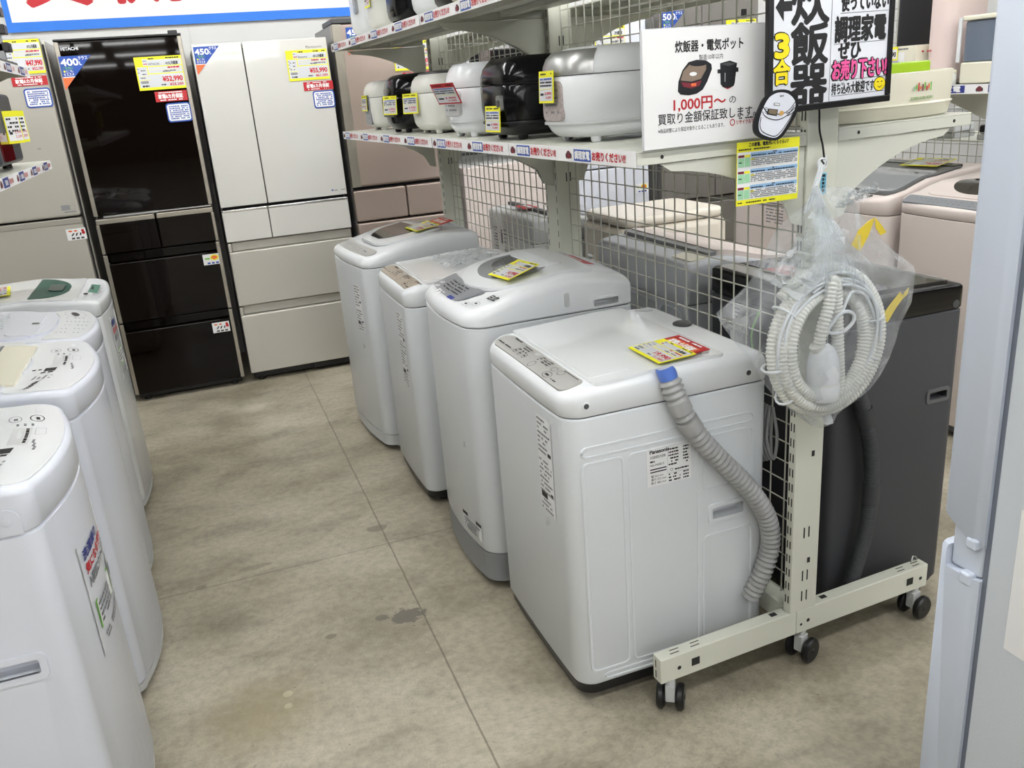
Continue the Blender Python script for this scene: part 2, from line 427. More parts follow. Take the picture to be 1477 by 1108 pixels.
def patch(w, name, x0, x1, half, h, m, yc=0.0, rc=0.02, shape='rect', n=22, parent=None, ylim=None, z0=0.001, bowed=0.0):
    """plate that follows the machine's top between x0 (front) and x1 (back)"""
    mb = MB(); N = 10; top = []; xs = []
    for i in range(n + 1):
        a = i / n; a = 0.5 - 0.5 * math.cos(PI * a); xs.append(x0 + (x1 - x0) * a)
    L = abs(x1 - x0)
    for x in xs:
        d = min(abs(x - x0), abs(x - x1))
        if ylim: lo, hi = ylim(x)
        elif shape == 'ell':
            u = 2 * abs(x - (x0 + x1) / 2) / L; q = half * math.sqrt(max(0, 1 - u * u)) + 0.001; lo, hi = yc - q, yc + q
        else:
            q = half - (rc - math.sqrt(max(0, rc * rc - (rc - d) ** 2)) if d < rc else 0); lo, hi = yc - q, yc + q
        top.append([(x - bowed * w.bow * (2 * (lo + (hi - lo) * j / N) / w.W) ** 2, lo + (hi - lo) * j / N) for j in range(N + 1)])
    up = [(x, y, w.zt(x, y) + h) for r_ in top for x, y in r_]; c = N + 1; fs = []
    flip = x1 < x0
    for i in range(n):
        for j in range(N):
            q = (i * c + j, (i + 1) * c + j, (i + 1) * c + j + 1, i * c + j + 1)
            fs.append(q if not flip else tuple(reversed(q)))
    b = [j for j in range(c)] + [i * c + N for i in range(1, n + 1)] + [n * c + j for j in range(N - 1, -1, -1)] + [i * c for i in range(n - 1, 0, -1)]
    k = len(up); low = [(up[i][0], up[i][1], up[i][2] - h - .004) for i in b]
    for i in range(len(b)):
        q = (b[i], b[(i + 1) % len(b)], k + (i + 1) % len(b), k + i); fs.append(q if not flip else tuple(reversed(q)))
    mb.add(up + low, fs)
    return mb.build(name, m, parent or w.root, angle=50)

class Print:
    """marks printed on the sloping top; plan axes: right = +y, up = -x as seen by somebody at the front"""
    def __init__(s, w, h, bowed=0.0): s.w, s.h, s.bw, s.mb = w, h, bowed, MB()
    def put(s, other):
        s.mb.v, s.mb.f, s.mb.m = [], [], []
        for (u, v, z) in other.v: x = -v - s.bw * s.w.bow * (2 * u / s.w.W) ** 2; s.mb.v.append((x, u, s.w.zt(x, u) + s.h + z))
        s.mb.f = other.f; s.mb.m = other.m
    def build(s, name, mats, parent): return s.mb.build(name, mats, parent, smooth=False)
def top_print(w, draw, h, mats, name='printing', parent=None, bowed=0.0):
    o = MB(); draw(o); p = Print(w, h + .0007, bowed); p.put(o); return p.build(name, mats, parent or w.root)
def keys(o, u0, u1, v0, v1, rows, cols, m=0, size=.006):
    for i in range(rows):
        for j in range(cols):
            u = u0 + (u1 - u0) * (j + .5) / cols; v = v0 + (v1 - v0) * (i + .5) / rows
            if random.random() < .8: o.quad(u - size, u + size * random.uniform(.2, 1), v - size * .25, v + size * .35, 0, m)
def face_M(w, side, a, z, off=0.0):
    """a frame lying on the front (+x), or a flank (+y / -y) in the machine's own space; a runs to the right"""
    if side == 'front':
        return frame((w.D / 2 + off, a, z), (0, 1, 0), (0, 0, 1))
    if side == '+y': return frame((a, w.W / 2 + off, z), (-1, 0, 0), (0, 0, 1))
    return frame((a, -w.W / 2 - off, z), (1, 0, 0), (0, 0, 1))
def sticker(w, name, side, a, z, wd, ht, draw, mats, off=0.0012, paper=True, bow=None):
    M = face_M(w, side, a, z, off)
    mb = MB()
    if paper: mb.quad(0, wd, 0, ht, 0, 0)
    draw(mb)
    if bow:                                     # wrap round the bowed front
        pts = []
        for p in mb.v:
            q = M @ Vector(p); q.x += -bow * (2 * q.y / w.W) ** 2; pts.append(tuple(q))
        mb.v = pts; return mb.build(name, mats, w.root, smooth=False)
    return mb.build(name, mats, w.root, M=M, smooth=False)
def lines(mb, x0, x1, y0, y1, n, m=1, h=None, z=.0005, fill=.85):
    h = h or (y1 - y0) / n * .5
    for i in range(n): mb.dashes(x0, x1 - (x1 - x0) * random.uniform(0, .3), y1 - (y1 - y0) * (i + 1) / n + h * .4, h, z, m, fill=fill)
def vertical_text_sticker(w, a, z, wd, ht, side='front', bow=None):
    def d(mb):
        for i in range(int(ht / .012)):
            y = ht - .012 * (i + 1)
            if i % 9 == 8: continue
            mb.dashes(wd * .06, wd * random.uniform(.6, .95), y, .005, .0005, 1)
        mb.quad(wd * .08, wd * .5, ht * .14, ht * .2, .0005, 2); mb.quad(wd * .75, wd * .92, ht * .2, ht * .24, .0005, 2); mb.quad(wd * .7, wd * .92, ht * .62, ht * .66, .0005, 2)
    return sticker(w, 'notice_sticker', side, a, z, wd, ht, d, [PAPER, GINK, INK], bow=bow)
def grip(w, side, a0, a1, z0, z1, frame_m, wide=.012, deep=.03, on=None):
    """hand recess carved in a flank, with a raised frame"""
    s = 1 if side == '+y' else -1; y = s * w.W / 2
    cut(on or w.cabinet, [(min(a0, a1), max(a0, a1), min(y + s * .02, y - s * deep), max(y + s * .02, y - s * deep), z0, z1)])
    mb = MB(); M = face_M(w, side, (a0 + a1) / 2, (z0 + z1) / 2, 0)
    A, B = abs(a1 - a0) / 2, (z1 - z0) / 2
    o = rrect(-A - wide, A + wide, -B - wide, B + wide, wide); i_ = rrect(-A, A, -B, B, wide * .4); n = len(o)
    vs = [(x, y_, 0.0) for x, y_ in o] + [(x * .99, y_ * .97, .004) for x, y_ in o] + [(x, y_, .004) for x, y_ in i_] + [(x, y_, -.004) for x, y_ in i_]
    fs = [(k * n + i, k * n + (i + 1) % n, (k + 1) * n + (i + 1) % n, (k + 1) * n + i) for k in range(3) for i in range(n)]
    mb.add(vs, fs); return mb.build('side_grip', frame_m, w.root, M=M)
def ridges(w, side, rects, r=.004):
    """pressed rounded rectangles standing a little proud of the sheet metal"""
    mb = MB()
    for a0, a1, z0, z1 in rects:
        M = face_M(w, side, 0, 0, -.0014)
        pts = [(x, y, 0) for x, y in rrect(a0, a1, z0, z1, .014)]
        mb.tube(pts, r, 6, closed=True, M=M)
    return mb.build('pressed_ribs', w.cabinet.data.materials[0], w.root)
def screw(w, side, a, z):
    mb = MB(); M = face_M(w, side, a, z, -.001)
    mb.lathe([(.011, 0), (.011, .002), (.008, .0035)], 18, M=M); mb.lathe([(.0065, .002), (.0065, .0042), (.002, .0044)], 14, 1, M=M)
    return mb.build('cover_screw', [WHITE, DGREY], w.root)

# -- right-hand row (fronts towards the aisle: -x), nearest first
def flat_top(label, cx, cy, W, seam, zf, panel, D=.545, near=True, skirt=(BLACK, .055, .008)):
    w = washer('washing_machine', label, cx, cy, PI, D, W, seam, [(0, zf - .012), (.12, zf), (.7, zf + .012), (1, zf + .004)], bow=.006, r=.055, skirt=skirt, group='washing machines in the right-hand row', rim=.026)
    F = D / 2
    patch(w, 'control_panel', F - .016, F - .078, W / 2 - .035, .0012, panel, rc=.028)
    def d(o):
        u = -W / 2 + .05; v = -(F - .075)
        o.text('Panasonic', u + .03, v - .008, .010, 0, 0, bold=.04)
        o.dashes(u + .0, u + .09, v - .044, .004, 0, 0)
        for i in range(3): o.dashes(u + .12 + .0 * i, u + .17, v - .012 - i * .009, .004, 0, 0)
        for i in range(3): o.ringline(u + .12 + i * .03, v - .038, 0, .009, .0012, 0); o.quad(u + .115 + i * .03, u + .124 + i * .03, v - .04, v - .036, 0, 0)
        o.quad(u + .19, u + .215, v - .016, v - .004, 0, 2)
        for i in range(3):
            for j in range(3): o.dashes(u + .235 + i * .024, u + .253 + i * .024, v - .010 - j * .008, .005, 0, 0, lo=.8, hi=1.6)
        o.ringline(u + .245, v - .044, 0, .012, .0012, 0); o.ringline(u + .335, v - .020, 0, .012, .0012, 0, ry=.009); o.ringline(u + .37, v - .018, 0, .013, .0012, 0, ry=.01)
        o.ringline(u + .345, v - .044, 0, .020, .0014, 0, ry=.011); o.quad(u + .335, u + .355, v - .047, v - .041, 0, 0); o.quad(u + .36, u + .44, v - .006, v - .003, 0, 0)
        o.dashes(u + .375, u + .41, v - .05, .004, 0, 0)
    top_print(w, d, .0012, [INK, GINK, LGREY])
    patch(w, 'lid', F - .084, -F + .115, W / 2 - .012, .005, LIDW, rc=.012)
    patch(w, 'lid_fold', F - .09, F - .20, W / 2 - .05, .0065, LIDW, rc=.01)
    return w

# nearest: flat lid, grey panel, ribbed flank, drain hose
W4 = flat_top('white washing machine with grey panel, nearest in the row beside the post', -.01, .3785, .553, .785, .855, PANELG)
w = W4
mb = MB(); mb.lathe([(.026, 0), (.026, .006), (.020, .009), (.006, .010)], 20, M=at(-.222, -.035, w.zt(-.222))); mb.build('water_inlet', DGREY, w.root)
mb = MB(); mb.prism([(0, 0), (.05, .012), (.028, .032), (.004, .03)], 0, .006, M=at(-.232, -.24, w.zt(-.23))); mb.build('inlet_cap', LGREY, w.root)
for a in (.215, -.215): screw(w, '+y', a, .815)
vertical_text_sticker(w, -.0 + .105, .50, .085, .255, bow=.006)
def plate(mb):
    mb.text('Panasonic', .008, .086, .010, .0005, 1, bold=.05); mb.text('全自動電気洗濯機', .008, .073, .006, .0005, 1, width=.042); mb.dashes(.008, .02, .063, .004, .0005, 1)
    mb.text('NA-F60B13', .008, .053, .006, .0005, 1); mb.quad(.008, .052, .043, .046, .0005, 1); mb.quad(.008, .052, .036, .039, .0005, 1)
    for i, s_ in enumerate(('幅 562 mm', '奥行 572 mm', '高さ 882 mm')): mb.text(s_, .01, .024 - i * .009, .0055, .0005, 1)
    for i in range(6): mb.dashes(.058, .085, .086 - i * .008, .004, .0005, 1); mb.dashes(.098, .113, .086 - i * .008, .004, .0005, 1)
    mb.ringline(.066, .034, .0005, .004, .001, 1); mb.dashes(.075, .113, .031, .004, .0005, 1)
    for i in range(3): mb.dashes(.058, .09, .02 - i * .008, .004, .0005, 1); mb.dashes(.098, .113, .02 - i * .008, .004, .0005, 1)
    for a in ((.055, .0555, .026, .098), (.055, .117, .0255, .026), (.055, .117, .0975, .098)): mb.quad(*a, .0004, 2)
sticker(w, 'rating_plate', '+y', .065, .575, .12, .102, plate, [PAPER, INK, GINK])
grip(w, '+y', -.115, -.205, .445, .475, WHITE2)
ridges(w, '+y', [(-.232, .232, .688, .712), (-.232, -.128, .10, .672), (-.113, .075, .10, .672), (.09, .232, .53, .672), (.09, .232, .10, .40), (-.2, .232, .07, .085)])
# drain hose hooked on the flank, and the folded mains lead behind
mb = MB()
hp = [(.01, .292, .845), (-.002, .302, .80), (-.025, .308, .745), (-.062, .312, .685), (-.115, .315, .62), (-.175, .317, .55), (-.232, .316, .47), (-.262, .312, .40), (-.268, .306, .33), (-.25, .300, .26), (-.225, .285, .19)]
c = smoothpath(hp, 14); p, rr = corrugated(c, .0200, .0150, .0055)
rr = [q + .0015 if i < 14 else q for i, q in enumerate(rr)]; mb.tube(p, rr, 16)
mb.tube(c[16:24], .0262, 16); mb.tube(c[28:36], .0268, 16)
hose = mb.build('drain_hose', HOSEG, w.root, angle=60)
mb = MB(); n = 18; vs = []
ax = (c[0] - c[6]).normalized(); sd = ax.cross(Vector((0, 1, 0))).normalized(); s2 = ax.cross(sd)
for k, (q, off) in enumerate(((.021, 0.0), (.0225, .008), (.0225, 1), (.018, 1), (.018, .004))):
    for j in range(n):
        a = 2 * PI * j / n; hgt = (.030 - .018 * max(0, math.cos(a - .6)) ** .5) if off == 1 else off
        vs.append(tuple(c[0] + ax * hgt + (sd * math.cos(a) + s2 * math.sin(a)) * q))
mb.add(vs, [(k * n + i, k * n + (i + 1) % n, (k + 1) * n + (i + 1) % n, (k + 1) * n + i) for k in range(4) for i in range(n)]); mb.build('hose_cap', BLUEP, hose)
mb = MB()
for k in range(5):
    a = .012 * k; mb.tube(smoothpath([(-.305, .255 - a, .70), (-.315 + .01 * k, .262 - a, .62 - .01 * k), (-.30, .27 - a, .565 - .006 * k), (-.285 + .004 * k, .26 - a, .62), (-.30, .25 - a, .70)], 6), .0042, 6)
mb.build('mains_lead', MGREY, w.root)

# next along: taupe panel, flat lid
W2 = flat_top('white washing machine with beige panel and folded film on its lid', -.062, 1.625, .50, .785, .862, TAUPE)
vertical_text_sticker(W2, .085, .47, .085, .28, bow=.006)
mb = MB(); vs = []
for i in range(15):
    for j in range(13):
        x = .06 - .24 * i / 14 + random.uniform(-.006, .006); y = -.17 + .26 * j / 12 + random.uniform(-.006, .006); vs.append((x, y, W2.zt(x) + .010 + random.uniform(0, .016)))
mb.add(vs, [(i * 13 + j, i * 13 + j + 1, (i + 1) * 13 + j + 1, (i + 1) * 13 + j) for i in range(14) for j in range(12)])

def film_material(name, alpha_lo, alpha_hi, tint=(236, 240, 242), scale=14, thr=(.45, .7), rough=.14):
    m = bpy.data.materials.new(name); m.use_nodes = True; nt = m.node_tree; N = nt.nodes; L = nt.links
    b = N['Principled BSDF']; b.inputs['Base Color'].default_value = lin(tint); b.inputs['Roughness'].default_value = rough
    b.inputs['Specular IOR Level'].default_value = .6
    tr = N.new('ShaderNodeBsdfTransparent'); tr.inputs[0].default_value = (.97, .98, .985, 1)
    tc = N.new('ShaderNodeTexCoord'); n = N.new('ShaderNodeTexNoise'); n.inputs['Scale'].default_value = scale; n.inputs['Detail'].default_value = 5; n.inputs['Distortion'].default_value = 1.2
    L.new(tc.outputs['Object'], n.inputs['Vector'])
    r = N.new('ShaderNodeMapRange'); r.inputs['From Min'].default_value = thr[0]; r.inputs['From Max'].default_value = thr[1]; r.inputs['To Min'].default_value = alpha_lo; r.inputs['To Max'].default_value = alpha_hi
    L.new(n.outputs['Fac'], r.inputs['Value'])
    lw = N.new('ShaderNodeLayerWeight'); lw.inputs['Blend'].default_value = .35
    mx0 = N.new('ShaderNodeMath'); mx0.operation = 'MULTIPLY_ADD'; L.new(lw.outputs['Facing'], mx0.inputs[0]); mx0.inputs[1].default_value = .3; L.new(r.outputs[0], mx0.inputs[2]); mx0.use_clamp = True
    bp = N.new('ShaderNodeBump'); bp.inputs['Strength'].default_value = .5; bp.inputs['Distance'].default_value = .01
    n2 = N.new('ShaderNodeTexNoise'); n2.inputs['Scale'].default_value = scale * 2.5; n2.inputs['Detail'].default_value = 4; n2.inputs['Distortion'].default_value = 2
    L.new(tc.outputs['Object'], n2.inputs['Vector']); L.new(n2.outputs['Fac'], bp.inputs['Height']); L.new(bp.outputs[0], b.inputs['Normal'])
    mx = N.new('ShaderNodeMixShader'); L.new(mx0.outputs[0], mx.inputs[0]); L.new(tr.outputs[0], mx.inputs[1]); L.new(b.outputs[0], mx.inputs[2])
    L.new(mx.outputs[0], N['Material Output'].inputs['Surface']); return m
FILM = film_material('clear_film', .12, .4)
mb.build('protective_film', FILM, W2.root, angle=20)

# domed lid with grey window, grey skirt
W3 = washer('washing_machine', 'white washing machine with domed lid, slate panel and grey plinth', -.055, .955, PI, .545, .50, .86,
            [(0, .905), (.12, .924), (.35, .962), (.62, .985), (.8, .98), (1, .955)], bow=.028, r=.07, skirt=(MGREY, .125, .003), group='washing machines in the right-hand row', rim=.03, crown=.012)
w = W3; F = w.D / 2
patch(w, 'control_panel', F - .032, F - .112, 0, .0012, SLATE, ylim=lambda x: (-.205, .085 + .04 * (F - .032 - x) / .083), bowed=1.0)
def d(o):
    v = -(F - .1)
    for i in range(4): o.disc(-.17 + (i % 2) * .018 + (i // 2) * .009, v - .045 - (i // 2) * .018 + (i % 2) * .005, 0, .006, 1)
    for i in range(4): o.dashes(-.12 + i * .002, -.03, v - .012 - i * .012, .005, 0, 0); o.dashes(-.02, .05, v - .010 - i * .012, .005, 0, 0)
    o.quad(.02, .065, v - .072, v - .058, 0, 2); o.dashes(-.1, -.02, v - .066, .005, 0, 1); o.disc(-.09, v - .07, 0, .008, 1); o.disc(-.06, v - .074, 0, .008, 1)
    o.ringline(.15, v - .06, 0, .018, .001, 3, ry=.010); o.ringline(.185, v - .045, 0, .018, .001, 3, ry=.010); o.quad(.142, .156, v - .062, v - .056, 0, 0); o.quad(.178, .19, v - .047, v - .041, 0, 0)
    o.text('日立', .185, v - .01, .018, 0, 0, bold=.06)
top_print(w, d, .0012, [INK, PAPER, NAVY, GINK], bowed=1.0)
lidw = lambda x: max(.02, .205 * math.sqrt(max(0, 1 - max(0, (x - .02) / .15) ** 2.2)))
patch(w, 'lid', .17, -.16, .205, .007, WHITE, ylim=lambda x: (-lidw(x) if x > .02 else -.205, lidw(x) if x > .02 else .205))
patch(w, 'lid_bezel', .12, -.09, .155, .0085, GLASSG, shape='ell')
patch(w, 'lid_window', .075, -.088, .12, .0098, mat('smoky_lid_window', (98, 100, 104), .1, coat=.5), shape='ell')
patch(w, 'lid_handle', -.02, -.10, .13, .0125, WHITE, rc=.02)
grip(w, '+y', -.142, -.222, .872, .892, WHITE, wide=.007, on=w.cover)
mb = MB(); mb.prism(rrect(-.007, .007, -.022, .022, .006), 0, .004, M=face_M(w, '+y', -.055, .905, -.001)); mb.build('side_clip', LGREY, w.root)
def d(mb):
    mb.quad(.0, .14, .05, .062, .0005, 2); lines(mb, .01, .13, .005, .045, 4, 1)
sticker(w, 'small_notice', 'front', .06, .155, .14, .065, d, [PAPER, GINK, INK], bow=.028)
sticker(w, 'warning_label', 'front', 0, .99, .001, .001, lambda m_: None, [PAPER]) if False else None
mb = MB(); mb.prism(rrect(-.085, .085, -.028, .028, .004), 0, .0012); mb.dashes(-.07, .06, -.004, .010, .0018, 1)
mb.v = [(-.185 - v_, .03 + u, w.zt(-.185 - v_, .03 + u) + z) for u, v_, z in mb.v]; mb.build('red_lid_sticker', [REDC, PAPER], w.root, smooth=False)

# farthest: dark oval window
W1 = washer('washing_machine', 'white washing machine with dark oval window, farthest in the row by the refrigerators', -.125, 2.27, PI + .09, .545, .54, .83,
            [(0, .875), (.12, .888), (.4, .925), (.65, .945), (1, .93)], bow=.022, r=.06, skirt=(LGREY, .075, .003), group='washing machines in the right-hand row', rim=.026, crown=.012)
w = W1; F = w.D / 2
patch(w, 'control_panel', F - .026, F - .088, .225, .0012, PANELG, rc=.04, bowed=1.0)
top_print(w, lambda o: [keys(o, -.16, .1, -F + .03, -F + .07, 4, 7, 0), o.quad(.12, .16, -F + .06, -F + .066, 0, 0)], .0012, [GINK])
patch(w, 'lid', .155, -.17, .205, .008, LIDW, rc=.14)
patch(w, 'lid_window', .12, -.055, .15, .0095, GLASSD, ylim=lambda x: (-.14 * math.sqrt(max(.003, 1 - ((x - .0) / .13) ** 2)) if x > 0 else -.14, .14 * math.sqrt(max(.003, 1 - ((x - .0) / .13) ** 2)) if x > 0 else .14))
vertical_text_sticker(w, .10, .54, .075, .21, bow=.022)
mb = MB(); mb.lathe([(.02, 0), (.02, .012), (.012, .018)], 16, M=at(-.225, -.03, w.zt(-.225))); mb.build('water_inlet', DGREY, w.root)

# -- left-hand row (fronts towards the aisle: +x), nearest first
def left_washer(label, cy, W, zf, D, xf, cover=COOL, body=COOL, seamd=.075, bow=.05, prof=None, skirt=(LGREY, .05, .004)):
    prof = prof or [(0, zf - .008), (.2, zf + .008), (.55, zf + .03), (1, zf + .05)]
    return washer('washing_machine', label, xf - D / 2, cy, 0, D, W, zf - seamd, prof, bow=bow, r=.04, body=body, cover=cover, skirt=skirt, group='washing machines in the left-hand row', rim=.014)
def glass_top(w, extra=True):
    F = w.D / 2
    patch(w, 'control_panel', F - .010, F - .155, w.W / 2 - .018, .002, WHITE, rc=.035, bowed=1.0)
    def d(o):
        v = -F
        o.text('TOSHIBA', -.222, v + .098, .011, 0, 0, width=.062, bold=.06)
        o.quad(-.03, .075, v + .068, v + .105, 0, 2); o.dashes(-.02, .07, v + .074, .006, 0, 0)
        o.quad(-.075, -.045, v + .088, v + .115, 0, 0); o.quad(-.09, -.08, v + .09, v + .102, 0, 0); o.quad(-.092, -.082, v + .106, v + .118, 0, 0)
        for i in range(2): o.quad(-.06 - .0, -.05, v + .122 + i * .014, v + .13 + i * .014, 0, 0)
        for i in range(4): o.dashes(-.145, -.115, v + .082 + i * .012, .005, 0, 1)
        for i in range(3): o.dashes(.085, .1, v + .066 + i * .014, .005, 0, 1)
        o.ringline(.135, v + .10, 0, .022, .0015, 1, ry=.013); o.ringline(.135, v + .058, 0, .022, .002, 0, ry=.014); o.quad(.125, .14, v + .095, v + .103, 0, 1); o.quad(.125, .143, v + .053, v + .06, 0, 0)
        for a in ((.03, .07, v + .043, v + .0435), (.03, .07, v + .062, v + .0625), (.03, .0305, v + .043, v + .0625), (.0695, .07, v + .043, v + .0625)): o.quad(*a, 0, 1)
        for i in range(3): o.dashes(-.03 + i * .02 - .03, -.02 + i * .02 - .02, v + .05 + i * .004, .005, 0, 1)
        o.text('ZABOON', .18, v + .045, .010, 0, 3, rot=0) if False else o.dashes(.18, .2, v + .045, .01, 0, 3)
    top_print(w, d, .002, [INK, GINK, LGREY, PAPERG], bowed=1.0)
    patch(w, 'lid', F - .160, -F + .10, w.W / 2 - .022, .006, LIDW, rc=.01, bowed=1.0)
    patch(w, 'lid_front', F - .165, F - .245, w.W / 2 - .075, .0085, CREAM, rc=.008)
    patch(w, 'lid_handle', F - .245, F - .252, w.W / 2 - .075, .010, GINK, rc=.002)
L1 = left_washer('white washing machine nearest on the left, with hand grip in its side', .315, .51, .90, .58, -1.296, seamd=.088); glass_top(L1)
L2 = left_washer('white washing machine with cream lid flap, second from the camera on the left', .905, .53, .90, .58, -1.285); glass_top(L2)
L3 = left_washer('white washing machine with pale lid, between cream lid and green window machines', 1.43, .44, .895, .58, -1.325, bow=.045)
L4 = left_washer('white washing machine with green window and green display, farthest on the left', 2.125, .49, .89, .56, -1.345, cover=WHITE, body=WHITE, bow=.025, prof=[(0, .87), (.15, .885), (.5, .905), (1, .90)])
grip(L1, '-y', -.08, .190, .527, .558, COOL, wide=.014, deep=.035)
mb = MB(); M = face_M(L1, '-y', .205, .836, -.001)
mb.prism([(-.022, -.02)] + [(.022 * math.cos(a), .012 + .022 * math.sin(a)) for a in [PI * i / 10 for i in range(11)][::1]][0:0] + [(.022, -.02)] + [(.022 * math.cos(PI * i / 10), .008 + .022 * math.sin(PI * i / 10)) for i in range(11)], 0, .004, M=M)
mb.lathe([(.009, .004), (.009, .006), (.004, .007)], 14, M=M @ Matrix.Translation((0, .008, 0))); mb.build('cover_catch', COOL, L1.root)
def d(mb):
    mb.quad(-.003, .163, -.003, .253, -.0003, 5)
    for i, (s_, m_) in enumerate((('洗濯機の', 1), ('気になる汚れに', 2), ('入荷前にクリーニング', 3))): mb.text(s_, .012, .212 - i * .03, .018, .0005, m_, width=.12 if i else .08, bold=.05)
    mb.quad(.012, .105, .05, .115, .0004, 4); mb.quad(.016, .101, .054, .111, .0006, 0); lines(mb, .02, .098, .056, .108, 4, 3, z=.0008)
    mb.prism(rrect(.115, .15, .05, .125, .008), 0, .0006, 6); mb.disc(.132, .088, .001, .013, 3); lines(mb, .012, .15, .015, .035, 2, 3)
for ww, a, z in ((L1, -.135, .455), (L4, -.13, .535)):
    sticker(ww, 'cleaning_notice', 'front', a, z, .16, .25, lambda mb: (d(mb), setattr(mb, 'v', [(x * 1.65 if ww is L1 else x, y, q) for x, y, q in mb.v])), [PAPER, NAVY, RED, GINK, GREENP, LGREY, LGREY], bow=.05 if ww is L1 else .025)
# third machine: rounded lid with folded film, long control strip
w = L3; F = w.D / 2
patch(w, 'control_panel', F - .010, F - .11, w.W / 2 - .018, .002, WHITE, rc=.035, bowed=1.0)
top_print(w, lambda o: [keys(o, -.15, .10, -F + .025, -F + .095, 6, 5, 1), o.disc(.135, -F + .06, 0, .03, 0, ry=.012), o.ringline(.135, -F + .06, 0, .05, .001, 1, ry=.03)], .002, [DGREY, GINK], bowed=1.0)
patch(w, 'lid', F - .115, -F + .12, w.W / 2 - .02, .006, COOL, ylim=lambda x: (-(w.W / 2 - .02) + max(0, x - F + .19) * 1.1, (w.W / 2 - .02) - max(0, x - F + .19) * .4), bowed=1.0)
patch(w, 'lid_flap', F - .16, F - .24, w.W / 2 - .06, .008, COOL, rc=.02)
top_print(w, lambda o: o.quad(-.01, .012, -F + .165, -F + .185, 0, 0), .008, [DGREY])
for ww, x0, nm in ((L3, F - .25, 'folded_film'), (L2, F - .26, 'folded_film')):
    mb = MB(); vs = []
    for i in range(9):
        for j in range(9):
            x = x0 - .13 * i / 8; y = -.11 + .2 * j / 8 + random.uniform(-.008, .008); vs.append((x, y, ww.zt(x) + .010 + random.uniform(0, .018)))
    mb.add(vs, [(i * 9 + j, (i + 1) * 9 + j, (i + 1) * 9 + j + 1, i * 9 + j + 1) for i in range(8) for j in range(8)]); mb.build(nm, FILM, ww.root, angle=20)
w = L4; F = w.D / 2
patch(w, 'control_panel', F - .012, F - .085, w.W / 2 - .02, .002, WHITE, rc=.025, bowed=1.0)
patch(w, 'display', F - .032, F - .064, .085, .003, mat('green_display', (120, 166, 148), .2, coat=.3), yc=-.0, rc=.006)
top_print(w, lambda o: [keys(o, -.11, .12, -F + .018, -F + .032, 2, 9, 1), o.quad(-.13, -.105, -F + .06, -F + .075, 0, 0), o.quad(-.03, .03, -F + .05, -F + .058, .001, 0)], .0032, [INK, GINK])
patch(w, 'lid', F - .09, -F + .10, w.W / 2 - .02, .006, LIDW, rc=.02)
patch(w, 'lid_window', F - .13, F - .25, .2, .008, TEAL, ylim=lambda x: (-.2 * math.sqrt(max(.003, 1 - max(0, (x - F + .235) / .107) ** 2)), .2 * math.sqrt(max(.003, 1 - max(0, (x - F + .235) / .107) ** 2))))
patch(w, 'lid_handle', F - .15, F - .2, .07, .012, mat('deep_green', (22, 62, 54), .25), rc=.02)
# ------------------------------------------------------------------ refrigerators along the back wall
FY = 3.405                                     # the line of their door fronts
def fridge(name, label, x0, x1, ztop, body, rows, depth=.64, y=FY, doorD=.065, foot=True, cat='refrigerator'):
    """rows: (kind, z0, z1, [(xa, xb)], material, extras)"""
    t = thing(name, label, cat, at(x0, y, 0))
    W = x1 - x0
    mb = MB(); mb.box(.004, W - .004, doorD + .012, depth, .05, ztop - .012); mb.build('body', body, t, bevel=.006)
    mb = MB(); mb.box(.012, W - .012, doorD - .004, doorD + .02, .06, ztop - .03); mb.build('gasket', GAP, t, smooth=False)
    mb = MB(); mb.box(.02, W - .02, doorD * .7, depth - .05, .012, .055); mb.build('plinth', BLACK, t, bevel=.004)
    for xx in (.06, W - .06):
        mb = MB(); mb.lathe([(.02, 0), (.022, .006), (.022, .02)], 14, M=at(xx, doorD * .9)); mb.build('foot', RUBBER, t)
    for kind, z0, z1, spans, m, ex in rows:
        for xa, xb in spans:
            mb = MB()
            if ex.get('grip'):                 # pull groove set back along the top edge
                h, g0 = ex['grip'][0], xa + ex.get('gi', .02)
                mb.box(xa, xb, 0, doorD, z0, z1 - h); mb.box(xa, g0, 0, doorD, z1 - h, z1); mb.box(g0, xb, .034, doorD, z1 - h, z1)
            else: mb.box(xa, xb, 0, doorD, z0, z1)
            dn = mb.build(kind, m, t, bevel=ex.get('bevel', .006))
            if ex.get('sides'):
                for a, b_ in ((xa - .0008, xa + ex['sides']), (xb - ex['sides'], xb + .0008)):
                    if ex.get('only') == 'L' and a > xa: continue
                    if ex.get('only') == 'R' and a < xa: continue
                    mb = MB(); mb.box(a, b_, -.0015, doorD - .004, z0 + .001, z1 - .001); mb.build('edge_trim', ex['side_m'], dn, bevel=.003)
            if ex.get('lip'):
                h, lm = ex['lip']; mb = MB(); mb.box(xa + .002, xb - .002, -.002, doorD - .006, z1 - h, z1 + .0008); mb.build('top_trim', lm, dn, bevel=.004)
    return t
def brushed(name, rgb, rough=.32, metal=.35):
    return mat(name, rgb, rough, metal=metal, noise=.06, scale=8, stretch=(4, 4, 220), coat=.25)
CHAMP = mat('champagne_panel', (188, 184, 174), .3, metal=.25, coat=.3)
DBROWN = mat('dark_brown_glass', (12, 7, 5), .03, coat=0.0, spec=.2, noise=.01)
EDGEM = mat('brushed_edge_trim', (168, 162, 150), .3, metal=.7)
GLASSC = mat('champagne_glass', (211, 210, 204), .07, coat=.5, noise=.01)
DRAWC = brushed('champagne_drawer', (198, 195, 186))
GROOVE = None
BRONZE = brushed('bronze_panel', (168, 152, 142))
SIDEG = mat('fridge_side_grey', (150, 150, 148), .4)
SIDEW = mat('fridge_side_white', (222, 222, 220), .4)

